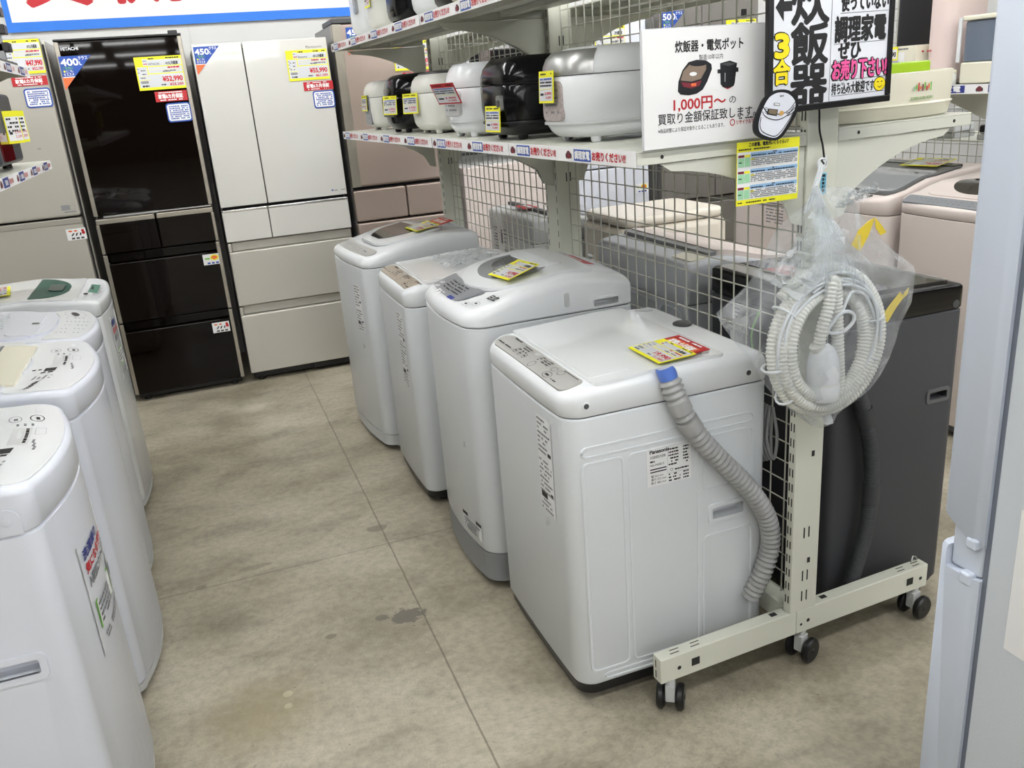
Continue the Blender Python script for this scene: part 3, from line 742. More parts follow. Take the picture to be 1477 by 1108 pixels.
R0 = fridge('refrigerator', 'champagne grey refrigerator at the left end of the back row', -2.13, -1.505, 1.90, CHAMP,
    [('door', 1.045, 1.898, [(.002, .607)], CHAMP, dict(bevel=.012)), ('drawer', .60, 1.035, [(.002, .607)], CHAMP, dict(bevel=.012, lip=(.03, mat('champagne_lip', (170, 166, 156), .35, metal=.3)))), ('drawer', .07, .59, [(.002, .607)], CHAMP, dict(bevel=.012))])
mb = MB(); mb.box(.10, .42, .12, .5, 1.885, 1.925); mb.build('top_cover', CHAMP, R0, bevel=.015)
mb = MB(); M = frame((0, -.0012, 0), (1, 0, 0), (0, 0, 1)); mb.quad(.525, .565, 1.078, 1.104, 0, 0, M); mb.ringline(.578, 1.09, 0, .012, .001, 1, M=M); mb.dashes(.535, .59, 1.066, .005, 0, 1, M=M); mb.quad(.485, .5, 1.385, 1.39, 0, 0, M); mb.build('door_print', [MGREY, GINK], R0, smooth=False)

R1 = fridge('refrigerator', 'glossy black refrigerator with metal edge trims', -1.467, -.876, 1.878, mat('fridge_side_taupe', (150, 144, 132), .35, metal=.3),
    [('door', 1.028, 1.872, [(.002, .589)], DBROWN, dict(sides=.02, side_m=EDGEM, bevel=.008)),
     ('drawer', .832, 1.012, [(.002, .293), (.297, .589)], DBROWN, dict(lip=(.026, EDGEM))),
     ('drawer', .455, .826, [(.002, .589)], DBROWN, dict(sides=.02, side_m=EDGEM, grip=(.05, BLACK), gi=.021)),
     ('drawer', .045, .449, [(.002, .589)], DBROWN, dict(sides=.02, side_m=EDGEM, grip=(.05, BLACK), gi=.021))])
mb = MB(); mb.box(0, .591, -.002, .4, 1.873, 1.884); mb.box(.53, .575, .0, .09, 1.88, 1.899); mb.build('top_cap', BLACK, R1, bevel=.004)
mb = MB(); mb.box(.045, .32, -.004, .02, 1.016, 1.027); mb.box(.32, .58, -.003, .02, 1.018, 1.026); mb.build('door_grip', STEEL, R1, bevel=.002)
for a, b_ in ((.002, .018), (.573, .589)): mb = MB(); mb.box(a - .001, b_, -.0016, .06, .833, .986); mb.build('drawer_trim', EDGEM, R1, bevel=.003)
mb = MB(); M = frame((0, -.0012, 0), (1, 0, 0), (0, 0, 1)); mb.text('HITACHI', .028, 1.832, .015, 0, 0, M=M, bold=.05); mb.build('maker_name', PAPERG, R1, smooth=False)
R2 = fridge('refrigerator', 'pale champagne glass refrigerator with French doors', -.840, -.150, 1.83, SIDEG,
    [('door', 1.0, 1.826, [(.001, .248), (.253, .689)], GLASSC, dict(bevel=.004)), ('drawer', .812, .985, [(.001, .244), (.248, .689)], GLASSC, dict(lip=(.014, CHROME), bevel=.004)),
     ('drawer', .452, .805, [(.001, .689)], DRAWC, dict(grip=(.05, GROOVE), bevel=.006)), ('drawer', .055, .445, [(.001, .689)], DRAWC, dict(grip=(.05, GROOVE), bevel=.006))])
mb = MB(); M = frame((0, -.0012, 0), (1, 0, 0), (0, 0, 1)); mb.text('Panasonic', .575, 1.776, .013, 0, 0, M=M, width=.085); mb.quad(.605, .615, 1.026, 1.034, 0, 1, M); mb.dashes(.62, .64, 1.026, .005, 0, 0, M=M); mb.dashes(.66, .68, 1.026, .005, 0, 0, M=M); mb.build('maker_name', [GINK, BLUE], R2, smooth=False)
mb = MB(); mb.box(.36, .66, .02, .06, .018, .05); mb.build('front_grille', BLACK, R2, bevel=.003)
R3 = fridge('refrigerator', 'bronze refrigerator behind the far end of the display rack', -.118, .49, 1.90, SIDEG,
    [('door', 1.03, 1.885, [(.001, .607)], BRONZE, dict(sides=.05, side_m=EDGEM, only='L', bevel=.014)), ('drawer', .838, 1.012, [(.001, .303), (.308, .607)], BRONZE, dict(bevel=.01)),
     ('drawer', .45, .828, [(.001, .607)], BRONZE, dict(bevel=.01)), ('drawer', .07, .44, [(.001, .607)], BRONZE, dict(bevel=.01))], y=FY - .02)
mb = MB(); mb.box(0, .608, -.004, .3, 1.886, 1.912); mb.build('top_cap', DGREY, R3, bevel=.005)
R4 = fridge('chest_refrigerator', 'low cream refrigerator under a grey stand behind the rack mesh', .54, 1.115, 1.085, SIDEW, [('door', .55, 1.07, [(.002, .285), (.29, .573)], PINKW, {}), ('drawer', .07, .54, [(.002, .573)], PINKW, {})])
R5 = fridge('refrigerator', 'tall bluish white refrigerator seen through the rack mesh', 1.145, 1.775, 1.86, SIDEW,
    [('door', .98, 1.855, [(.002, .628)], COOL, {}), ('drawer', .52, .972, [(.002, .628)], COOL, {}), ('drawer', .07, .513, [(.002, .628)], COOL, {})])
GREYC = brushed('graphite_panel', (142, 138, 134))
R6 = fridge('refrigerator', 'dark grey French door refrigerator seen through the rack mesh', 1.865, 2.58, 1.92, SIDEG,
    [('door', .99, 1.915, [(.002, .30), (.304, .713)], GREYC, dict(bevel=.005)), ('drawer', .72, .975, [(.002, .40), (.404, .713)], GREYC, dict(grip=(.03, GAP))), ('drawer', .40, .71, [(.002, .713)], GREYC, dict(grip=(.03, GAP))), ('drawer', .07, .39, [(.002, .713)], GREYC, dict(grip=(.03, GAP)))])
mb = MB(); mb.prism(rrect(.585, .625, 1.80, 1.85, .004), 0, .0012, M=frame((0, 0, 0), (1, 0, 0), (0, 0, 1))); mb.build('door_display', BLACK, R6)
# metal stand over the low refrigerator with dark microwave ovens on it
t = thing('storage_stand', 'grey metal stand over the low cream refrigerator', 'stand', at(.505, FY + .08, 0))
for x in (.015, .618):
    for y in (.02, .48): mb = MB(); mb.box(x - .015, x + .015, y - .015, y + .015, 0, 1.45); mb.build('post', MGREY, t)
mb = MB(); mb.box(0, .633, 0, .5, 1.452, 1.475); mb.build('shelf', MGREY, t, bevel=.003)
mb = MB(); mb.box(.0, .633, .47, .5, 1.1, 1.118); mb.box(.33, .36, -.012, .0, 1.118, 1.452); mb.build('brace', DGREY, t)
for i, (x, wd, lb) in enumerate(((.02, .29, 'dark microwave oven with a printed notice on the grey stand'), (.325, .29, 'dark brown microwave oven without a notice on the grey stand'))):
    o = thing('microwave_oven', lb, 'microwave oven', at(.50 + x, FY + .1, 1.477), 'microwave ovens on the grey stand')
    mb = MB(); mb.box(0, wd, .015, .38, .01, .24); mb.build('body', mat('oven_brown', (62, 52, 48), .35), o, bevel=.008)
    mb = MB(); mb.box(.005, wd * .75, 0, .016, .015, .235); mb.build('door', GLOSSB, o, bevel=.004)
    mb = MB(); mb.box(wd * .76, wd - .005, 0, .016, .015, .235); mb.build('keypad', mat('oven_keypad', (92, 82, 78), .4), o, bevel=.003)
    for xx in (.03, wd - .03): mb = MB(); mb.lathe([(.012, 0), (.012, .011)], 10, M=at(xx, .05)); mb.lathe([(.012, 0), (.012, .011)], 10, M=at(xx, .33)); mb.build('foot', RUBBER, o)
    if i == 0:
        mb = MB(); M = frame((.03, -.001, .06), (1, 0, 0), (0, 0, 1)); mb.quad(0, .12, 0, .16, 0, 0, M); lines(mb, .01, .11, .01, .15, 7, 1) if False else None
        mb.text('1', .01, .11, .03, .0005, 1, M=M); [mb.dashes(.04, .11, .12 - k * .03, .008, .0005, 1, M=M) for k in range(4)]; mb.build('notice', [PAPERG, GINK], o, smooth=False)

# ------------------------------------------------------------------ cards and signs stuck on the doors
def on_fridge(x, z, dy=0.0): return frame((x, FY - .0012 - dy, z), (1, 0, 0), (0, 0, 1))
def price_card(label, M, w, h, price, price2, maker, size_, detail=True, group='yellow price cards', grey=False):
    t = thing('price_card', label, 'price card', M, group)
    mb = MB(); mb.box(0, w, 0, h, 0, .002); mb.build('card', YEL, t, smooth=False)
    mb = MB(); P = lambda a, b_, c, d_, z, m: mb.quad(a * w, b_ * w, c * h, d_ * h, z, m)
    z1, z2 = .0024, .0028
    P(.26, .985, .72, .90, z1, 0); P(.17, .27, .74, .93, z1, 0); P(.26, .985, .50, .69, z1, 0); P(.03, .985, .08, .47, z1, 0); P(.03, .24, .47, .70, z1, 0)
    P(.03, .27, .30, .315, z2, 4); P(.03, .24, .42, .428, z2, 4); P(.265, .985, .60, .606, z2, 4)
    u = h
    mb.text(maker, .29 * w, .745 * h, .07 * u, z2, 1, width=.22 * w); mb.text(size_, .65 * w, .74 * h, .085 * u, z2, 1, width=.26 * w, bold=.03)
    mb.text(price, .53 * w, .24 * h, .155 * u, z2, 2, width=.42 * w, bold=.05); mb.text(price2, .66 * w, .10 * h, .085 * u, z2, 2, width=.29 * w, bold=.03)
    mb.dashes(.56 * w, .72 * w, .52 * h, .04 * u, z2, 3); mb.dashes(.6 * w, .95 * w, .63 * h, .045 * u, z2, 2 if not grey else 3); mb.dashes(.6 * w, .93 * w, .535 * h, .04 * u, z2, 3)
    mb.dashes(.18 * w, .26 * w, .86 * h, .03 * u, z2, 3); mb.dashes(.18 * w, .26 * w, .77 * h, .03 * u, z2, 2)
    for k, zz in enumerate((.58, .47, .36)): mb.dashes(.07 * w, .2 * w, zz * h, .028 * u, z2, 1, lo=.8, hi=1.8, fill=.7); mb.dashes(.03 * w, .07 * w, (zz + .05) * h, .025 * u, z2, 3)
    mb.prism(rrect(.06 * w, .22 * w, .20 * h, .28 * h, .02 * u), z2, z2 + .0002, 5); mb.dashes(.08 * w, .22 * w, .10 * h, .05 * u, z2, 1); mb.dashes(.48 * w, .58 * w, .12 * h, .04 * u, z2, 1)
    mb.dashes(.3 * w, .42 * w, .92 * h, .035 * u, z2, 1); mb.dashes(.66 * w, .95 * w, .925 * h, .035 * u, z2, 1); mb.quad(.5 * w, .97 * w, .225 * h, .23 * h, z2, 4)
    mb.build('printing', [PAPERG, INK, RED, GINK, YEL, MGREY], t, smooth=False); return t
def class_triangle(label, M, s, num):
    t = thing('class_sign', label, 'sign', M, 'triangular class signs')
    mb = MB(); mb.prism([(0, 0), (s * .95, 0), (0, -s)][::-1], 0, .0015); mb.build('card', BLUE, t, smooth=False)
    mb = MB(); z = .002
    mb.poly([(0, -s * .62), (s * .95 * .38, -s * .62), (0, -s)][::-1], z, 1)
    mb.text(num, s * .04, -s * .28, s * .21, z, 0, width=s * .5, bold=.05); mb.text('クラス', s * .56, -s * .12, s * .09, z, 0, width=s * .27, bold=.03); mb.text('L', s * .57, -s * .28, s * .11, z, 0, bold=.03)
    mb.text('ご家族に', s * .05, -s * .39, s * .07, z, 3, width=s * .32); mb.disc(s * .09, -s * .45, z, s * .03, 2); mb.text('にも', s * .14, -s * .48, s * .065, z, 0, width=s * .2); mb.text('オススメ', s * .05, -s * .58, s * .075, z, 0, width=s * .3, bold=.03); mb.quad(s * .02, s * .36, -s * .635, -s * .61, z + .0002, 0)
    mb.build('printing', [PAPER, ORANGE, YEL, GREENP], t, smooth=False); return t
def warranty(label, M, w, h):
    t = thing('warranty_sign', label, 'sign', M, 'red warranty signs')
    mb = MB(); mb.box(0, w, 0, h, 0, .0015); mb.build('card', REDC, t, smooth=False)
    mb = MB(); mb.text('家電6カ月保証', w * .1, h * .34, h * .34, .002, 0, width=w * .76, bold=.05); mb.dashes(w * .12, w * .85, h * .82, h * .10, .002, 0); mb.dashes(w * .14, w * .84, h * .1, h * .10, .002, 0)
    mb.build('printing', PAPER, t, smooth=False); return t
def blue_card(label, M, w, h):
    t = thing('information_card', label, 'sign', M, 'blue bordered information cards')
    mb = MB(); mb.prism(rrect(0, w, 0, h, h * .16), 0, .0015); mb.build('card', BLUE, t, smooth=False)
    mb = MB(); mb.poly(rrect(w * .05, w * .95, h * .07, h * .93, h * .12), .0019, 0)
    for k in range(7): mb.dashes(w * .13, w * .9, h * (.78 - k * .105), h * .07, .0023, 1, lo=.5, hi=1.1)
    mb.build('printing', [PAPER, BLUE], t, smooth=False); return t
X_ = lambda s: s - .836
price_card('yellow price card on champagne grey refrigerator, partly behind the left shelf', on_fridge(X_(-.855), 1.737, .0), .166, .155, '¥47,990', '¥52,789', '', '471L冷蔵庫')
price_card('yellow price card on the glossy black refrigerator', on_fridge(X_(-.285), 1.623, .002), .225, .158, '¥52,990', '¥58,289', 'HITACHI', '415L冷蔵庫')
price_card('yellow price card on the pale champagne glass refrigerator', on_fridge(X_(.461), 1.617), .217, .152, '¥55,990', '¥61,589', 'Panasonic', '451L冷蔵庫')
price_card('yellow price card on tall bluish white refrigerator behind the mesh', on_fridge(1.43, 1.60), .20, .20, '¥39,990', '¥43,989', '', '冷蔵庫')
price_card('yellow price card on dark grey refrigerator behind the mesh', on_fridge(2.34, 1.63), .22, .16, '¥69,990', '¥76,989', '', '冷蔵庫')
price_card('yellow price card on bronze refrigerator behind far rack post', frame((.20, FY - .0225, 1.63), (1, 0, 0), (0, 0, 1)), .2, .15, '¥49,990', '¥54,989', '', '冷蔵庫')
class_triangle('blue and orange triangular 400 litre class sign on black refrigerator', on_fridge(X_(-.622), 1.806, .002), .155, '400')
class_triangle('blue and orange triangular 450 litre class sign on champagne glass refrigerator', on_fridge(X_(.006), 1.814), .135, '450')
class_triangle('blue and orange triangular class sign on bronze refrigerator by far shelf end', frame((-.045, FY - .0225, 1.865), (1, 0, 0), (0, 0, 1)), .14, '450')
class_triangle('blue and orange triangular class sign on dark grey refrigerator behind mesh', on_fridge(1.885, 1.86), .17, '500')
warranty('red warranty sign on champagne grey refrigerator', on_fridge(X_(-.848), 1.682), .156, .043)
warranty('red warranty sign on the glossy black refrigerator', on_fridge(X_(-.219), 1.563, .002), .155, .05)
warranty('red warranty sign on the pale champagne glass refrigerator', on_fridge(X_(.531), 1.563), .158, .045)
warranty('red warranty sign on bronze refrigerator behind far rack post', frame((.24, FY - .0225, 1.575), (1, 0, 0), (0, 0, 1)), .15, .045)
blue_card('blue bordered information card on champagne grey refrigerator', on_fridge(X_(-.809), 1.58), .118, .09)
blue_card('blue bordered information card on the glossy black refrigerator', on_fridge(X_(-.179), 1.46, .002), .12, .094)
blue_card('blue bordered information card on the pale champagne glass refrigerator', on_fridge(X_(.573), 1.47), .115, .09)
def food_sticker(parent, x, z, dy, veg):
    mb = MB(); M = frame((x, -.0014 - dy, z), (1, 0, 0), (0, 0, 1)); mb.quad(0, .092, 0, .058, 0, 0, M)
    for k in range(3): mb.quad(.02 + k * .022, .035 + k * .022, .004, .013, .0004, 1 if veg else 2, M)
    if veg:
        mb.disc(.06, .038, .0004, .022, 3, ry=.016, M=M); mb.disc(.06, .038, .0006, .016, 4, ry=.010, M=M); mb.quad(.01, .035, .03, .038, .0004, 5, M)
    else:
        mb.disc(.078, .045, .0004, .007, 6, M=M); mb.disc(.08, .034, .0004, .008, 6, M=M); mb.disc(.045, .046, .0004, .008, 4, ry=.004, M=M)
        for k in range(3): mb.add([(.02 + k * .02, .022, .0004), (.026 + k * .02, .02, .0004), (.038 + k * .016, .034, .0004), (.032 + k * .016, .036, .0004)], [(0, 1, 2, 3)], 7, M)
        mb.disc(.02, .046, .0004, .01, 4, ry=.004, M=M)
    mb.build('food_sticker', [PAPER, BLUE, DGREY, YEL, ORANGE, GREENP, RED, INK], parent, smooth=False)
food_sticker(R0, .52, .925, 0, False); food_sticker(R1, .488, .707, .0, True); food_sticker(R1, .468, .325, .0, False)
food_sticker(R5, .53, .80, 0, True)
for zz, xx, rgb in ((1.305, .03, (40, 190, 110)),): pass
# ------------------------------------------------------------------ double-sided display rack on castors (own frame, askew by RACK_ANGLE)
RK = thing('display_rack', 'cream wire mesh display rack on castors carrying rice cookers', 'display rack', RACK)
PX0, PX1 = .284, .369
POSTS = ((0.0, .026), (1.225, 1.327), (2.45, 2.50))
SLOT_SHADE = mat('slot_shadow', (40, 40, 38), .8)  # flat dark marks: shade of the uncut slots and holes, painted on
for i, (y0, y1) in enumerate(POSTS):
    mb = MB(); mb.box(PX0, PX1, y0, y1, .16, 2.2); p = mb.build('post', RACKP, RK, bevel=.003)
    mb = MB(); z = .19
    while z < 2.15:                              # two columns of slots in each flank
        for s in (PX0 - .0006, PX1 + .0006):
            for y in ((y0 + .006, y0 + .010), (y0 + .016, y0 + .020)) if y1 - y0 < .09 else ((y0 + .01, y0 + .014), (y1 - .014, y1 - .01)):
                mb.add([(s, y[0], z), (s, y[1], z), (s, y[1], z + .022), (s, y[0], z + .022)], [(0, 1, 2, 3)])
        z += .040
    F = frame((0, y0 - .0006, 0), (1, 0, 0), (0, 0, 1))
    for zz in (.19, .25, .375, .80, 1.18, 1.62):
        for xx in (.318, .333): mb.quad(xx, xx + .004, zz, zz + .03, 0, 0, F)
    for zz in (.598, .30): mb.quad(.333, .342, zz, zz + .015, 0, 0, F)
    mb.build('slots', SLOT_SHADE, p, smooth=False)
for i, (y0, y1) in enumerate(POSTS):
    ym = 0.0 if i == 0 else (y0 + y1) / 2 - .018
    mb = MB(); mb.box(-.109, .306, ym, ym + .036, .092, .162); mb.box(.3065, .768, ym, ym + .036, .092, .162); b = mb.build('base_leg', RACKP, RK, bevel=.003)
    if i == 0:
        mb = MB(); F = frame((0, -.0007, 0), (1, 0, 0), (0, 0, 1)); T_ = frame((0, 0, .1628), (1, 0, 0), (0, 1, 0)); E_ = frame((-.1097, .036, 0), (0, -1, 0), (0, 0, 1))
        for xx in (-.02, .69): mb.quad(xx, xx + .024, .115, .137, 0, 0, F)
        for xx in (-.056, .742, .345): mb.disc(xx, .124, 0, .0055, 0, M=F)
        mb.disc(.322, .118, 0, .004, 0, M=F); mb.dashes(-.086, -.08, .118, .006, 0, 0, M=F)
        for x0 in (-.075, -.015, .665, .72):
            for k in range(2): mb.quad(x0 + k * .006, x0 + .026 + k * .006, .010 + k * .012, .013 + k * .012, 0, 0, T_)
        for xx in (.235, .40): mb.quad(xx, xx + .02, .012, .026, 0, 0, T_)
        for zz in (.10, .13): mb.quad(.012, .016, zz, zz + .022, 0, 0, E_)
        mb.build('slots', SLOT_SHADE, b, smooth=False)
        mb = MB(); mb.tube([(.735, .03, .162), (.742, .032, .178), (.752, .03, .174), (.757, .03, .162)], .003, 6); mb.build('wire_clip', STEEL, b)
    for x in (-.075, .335, .735):
        if i and x != -.075 and i == 1 and x == .335: pass
        c = Matrix.Translation((x, ym + .012, 0)) @ Matrix.Rotation(.9 if x < 0 else (.3 if x < .5 else .15), 4, 'Z')
        mb = MB(); mb.box(-.016, .016, -.012, .012, .03, .078, M=c); mb.lathe([(.012, .074), (.012, .093)], 12, M=c); br = mb.build('caster', LGREY, RK, bevel=.003)
        for s in (-1, 1):
            mb = MB(); mb.lathe([(.004, 0), (.026, .0), (.034, .006), (.034, .016), (.029, .021), (.008, .021), (.006, .023)], 22, M=c @ Matrix.Translation((.006, s * .013, .0345)) @ Matrix.Rotation(-s * PI / 2, 4, 'X')); mb.build('wheel', BLACK, br)
# stretchers between the posts
for y0, y1 in ((.026, 1.225), (1.327, 2.45)):
    mb = MB(); mb.box(.30, .352, y0, y1, .10, .158); mb.build('base_rail', RACKP, RK, bevel=.003)
    mb = MB(); mb.box(.31, .345, y0, y1, 2.14, 2.18); mb.build('top_rail', RACKP, RK, bevel=.003)
    mb = MB(); n = round((y1 - y0) / .0535)
    for k in range(n + 1):
        y = y0 + .006 + (y1 - y0 - .012) * k / n; mb.tube([(.327, y, .17), (.327, y, 2.14)], .0021, 6)
    for k in range(37):
        z = .175 + .0535 * k; mb.tube([(.3305, y0 + .002, z), (.3305, y1 - .002, z)], .0019, 6)
    mb.build('mesh_panel', WIRE, RK)
def cooker_icon(mb, M, u, v, s):
    mb.disc(u, v, .0008, s, 2, M=M, ry=s * .85); mb.disc(u - s * .9, v - s * .25, .0006, s * .55, 3, M=M, ry=s * .6); mb.disc(u + s * .95, v - s * .2, .0006, s * .5, 3, M=M, ry=s * .6); mb.disc(u, v + s * .3, .001, s * .45, 3, M=M, ry=s * .25)
def shelf(name, x0, x1, y0, y1, ztop, strip=False, front=-1, end=True):
    """x0 = outer edge; brackets hang under both ends"""
    lo, hi = min(x0, x1), max(x0, x1)
    mb = MB(); t = .028
    mb.box(lo, hi, y0, y1, ztop - .004, ztop)
    o = x0; i_ = x0 + .003 * (1 if x1 > x0 else -1)
    mb.box(min(o, i_), max(o, i_), y0, y1, ztop - t, ztop - .004)
    mb.box(lo, hi, y0, y0 + .003, ztop - t, ztop - .004); mb.box(lo, hi, y1 - .003, y1, ztop - t, ztop - .004)
    for q in (.33, .66): xx = lo + (hi - lo) * q; mb.box(xx - .02, xx + .02, y0 + .03, y1 - .03, ztop - .02, ztop - .004)
    s = mb.build(name, SHELFP, RK, bevel=.0012, seg=1)
    sg = 1 if x1 > x0 else -1
    for yb in (y0 + .006, y1 - .012):
        L = abs(x1 - x0) * .86; pts = [(0, -.03), (L, -.03), (L * .93, -.046)]
        for k in range(1, 8):
            a = k / 7; pts.append((L * (.93 - .78 * a), -.046 - .085 * a ** 2.2 * .9 - .02 * a))
        pts += [(.03, -.19), (0, -.20)]
        P = [(x1 - sg * u, v) for u, v in pts]
        if sg > 0: P = P[::-1]
        mb = MB(); mb.prism(P, 0, .0035, M=Matrix(((1, 0, 0, 0), (0, 0, 1, yb), (0, 1, 0, ztop), (0, 0, 0, 1)))); mb.build('bracket', SHELFP, s, smooth=False)
    if end:
        mb = MB(); F = frame((0, y0 - .0006, 0), (1, 0, 0), (0, 0, 1))
        for q in (.14, .86): mb.disc(lo + (hi - lo) * q, ztop - .015, 0, .004, 0, M=F)
        mb.build('pin_holes', SLOT_SHADE, s, smooth=False)
    if strip:
        mb = MB(); mb.box(x0 - .0015, x0 - .0003, y0, y1, ztop - .031, ztop + .001); st = mb.build('label_strip', PAPER, s, smooth=False)
        mb = MB(); M = frame((x0 - .0018, y1, ztop - .0305), (0, -1, 0), (0, 0, 1)); n = 4; L = (y1 - y0) / n
        for k in range(n):
            u = k * L
            cooker_icon(mb, M, u + L * .09, .015, .0105)
            mb.quad(u + L * .17, u + L * .42, .003, .028, .0004, 1, M); mb.text('調理家電', u + L * .185, .0085, .0145, .0009, 0, width=L * .22, bold=.05, M=M)
            mb.text('お売りください!!', u + L * .44, .0085, .0150, .0009, 4, width=L * .44, bold=.045, M=M)
            if k % 2 == 0: mb.quad(u + L * .005, u + L * .012, 0, .03, .0005, 5, M)
        mb.build('strip_print', [PAPER, BLUE, MAROON, DGREY, RED, MGREY], s, smooth=False)
    return s
for y0, y1 in ((0.0, 1.262), (1.268, 2.545)):
    shelf('shelf', -.14, .283, y0, y1, 1.367, strip=True, end=y0 == 0)
    shelf('shelf', -.14, .283, y0, y1, 1.737, strip=True, end=y0 == 0)
    shelf('shelf', .768, .37, y0, y1, 1.369)
    shelf('shelf', .768, .37, y0, y1, 1.737)

# ------------------------------------------------------------------ rice cookers (own space: front faces +x)
def super_ring(a, b_, e, z, n=36, cx=0.0):
    out = []
    for i in range(n):
        t = 2 * PI * i / n; c, s = math.cos(t), math.sin(t)
        out.append((cx + a * math.copysign(abs(c) ** (2 / e), c), b_ * math.copysign(abs(s) ** (2 / e), s), z))
    return out
def cooker(label, y, D, W, H, body, lid, x_front=-.085, seam=.66, e=2.9, latch=None, panel=None, foot=None, band=None, dome=.72, group='rice cookers on the lower shelf', yaw=0.0, z0=1.367, inset_lid=None):
    t = thing('rice_cooker', label, 'rice cooker', RACK @ at(x_front + D / 2, y, z0 + .0005, PI + yaw), group)
    a, b_ = D / 2, W / 2; f0 = .016; P = lambda k, z: super_ring(a * k, b_ * k, e, z)
    mb = MB(); mb.loft([P(.72, f0 - .005), P(.85, f0 - .002), P(.925, f0 + H * .05), P(.968, H * .19), P(1, H * .40), P(1, H * seam - .004), P(.985, H * seam)]); t_b = mb.build('body', body, t, angle=60)
    mb = MB(); mb.loft([P(.972, H * seam - .0005), P(.972, H * seam + .0025)]); mb.build('lid_seam', GAP, t)
    h = H - H * seam
    mb = MB(); mb.loft([P(.985, H * seam + .002), P(.998, H * seam + .006), P(.985, H * seam + h * .35), P(.94, H * seam + h * .62), P(.86, H * seam + h * .82), P(dome, H * seam + h * .95), P(dome * .6, H - .001), P(.1, H)]); ld = mb.build('lid', lid, t, angle=60)
    if inset_lid: mb = MB(); mb.loft([P(.8, H * seam + h * .80), P(.78, H * seam + h * .95), P(.5, H + .003), P(.1, H + .004)]); mb.build('lid_inlay', inset_lid, ld, angle=60)
    if band: mb = MB(); mb.loft([P(1.003, H * .20), P(1.008, H * .215), P(1.003, H * .23)], cap0=False, cap1=False); mb.build('trim_line', band, t)
    for sx in (.62, -.62):
        for sy in (.55, -.55): mb = MB(); mb.lathe([(.010, 0), (.013, .004), (.016, f0 + H * .07)], 12, M=at(a * sx, b_ * sy)); mb.build('foot', foot or body, t)
    if latch: mb = MB(); mb.prism(rrect(-.016, .016, -.02, .02, .008), -.012, .006, M=frame((a - .001, latch[1], H * seam - .045), (0, 1, 0), (0, 0, 1))); mb.prism(rrect(-.009, .009, -.010, .008, .004), .006, .008, 1, M=frame((a - .001, latch[1], H * seam - .045), (0, 1, 0), (0, 0, 1))); mb.build('latch_button', [latch[0], DGREY], t)
    if panel:
        pm_, pw, pz0, pz1 = panel; mb = MB(); mb.prism(rrect(-pw / 2, pw / 2, pz0 * H, pz1 * H, .016), -.03, .003, M=frame((a * .985, 0, 0), (0, 1, 0), (0, 0, 1)))
        for k in range(4): mb.dashes(-pw * .35, pw * .35, H * (pz0 + (pz1 - pz0) * (.2 + .18 * k)), .005, .0036, 1, M=frame((a * .985, 0, 0), (0, 1, 0), (0, 0, 1)))
        mb.build('control_panel', [pm_, GINK], t, bevel=.002)
    return t
CK1 = cooker('white rice cooker with grey window, farthest on the lower shelf', 2.36, .27, .21, .205, WARM, WARM, panel=(SLATE, .09, .12, .72), e=4, x_front=-.06)
CK2 = cooker('glossy black rice cooker between two white cookers', 1.89, .28, .26, .215, GLOSSB, GLOSSB, panel=(DGREY, .15, .28, .62), seam=.6, x_front=-.10)
CK3 = cooker('white rice cooker with dark lid top, third from the far end', 1.575, .29, .255, .207, WARM, WARM, inset_lid=DGREY, x_front=-.085, e=3.2)
CK4 = cooker('small white rice cooker with red and white tag', 1.13, .24, .225, .217, WHITE, WHITE, panel=(LGREY, .13, .30, .64), x_front=-.11, e=2.8, dome=.78, band=LGREY)
CK5 = cooker('glossy black rice cooker with silver latch beside large white cooker', .79, .30, .26, .216, GLOSSB, GLOSSB, latch=(STEEL, .06), foot=BLACK, x_front=-.115, e=4.6, band=BLACK, dome=.8)
CK6 = cooker('large white rice cooker with silver lid front, nearest on the shelf', .435, .40, .27, .216, WHITE, WHITE, x_front=-.105, e=2.7, seam=.70, panel=(mat('floral_panel', (160, 150, 148), .3, scale=160, vary=.4), .10, .24, .66), foot=WHITE, band=LGREY)
mb = MB(); P = lambda k, z: [p for p in super_ring(.2 * k, .135 * k, 2.7, z, 36)]
r = [[p for i, p in enumerate(P(k, z)) if i <= 5 or i >= 31] for k, z in ((1.003, .155), (.992, .175), (.95, .193), (.87, .207))]
r = [q[-5:] + q[:6] for q in r]; n = len(r[0]); mb.add([p for q in r for p in q], [(k * n + i, k * n + i + 1, (k + 1) * n + i + 1, (k + 1) * n + i) for k in range(3) for i in range(n - 1)]); mb.build('lid_front', STEEL, CK6)
mb = MB(); mb.tube(smoothpath([(.02, .1325, .142), (-.02, .1365, .143), (-.14, .133, .146)], 6), .008, 8); mb.tube(smoothpath([(.02, -.1325, .142), (-.02, -.1365, .143), (-.14, -.133, .146)], 6), .008, 8); mb.build('carry_handle', WHITE, CK6)
mb = MB(); M = frame((.0, .1372, .06), (-1, 0, 0), (0, 0, 1))
mb.quad(.0, .065, 0, .07, 0, 0, M); mb.quad(.067, .12, .0, .07, 0, 0, M); mb.text('炊飯ジャー', .004, .058, .007, .0004, 1, M=M, bold=.03)
for k in range(5): mb.dashes(.004, .06, .046 - k * .010, .0045, .0004, 1, M=M)
for k in range(6): mb.dashes(.07, .116, .058 - k * .010, .003, .0004, 2, M=M)
mb.quad(.0, .065, -.0005, 0, .0002, 2, M); mb.build('rating_plate', [PAPER, INK, GINK], CK6, smooth=False)

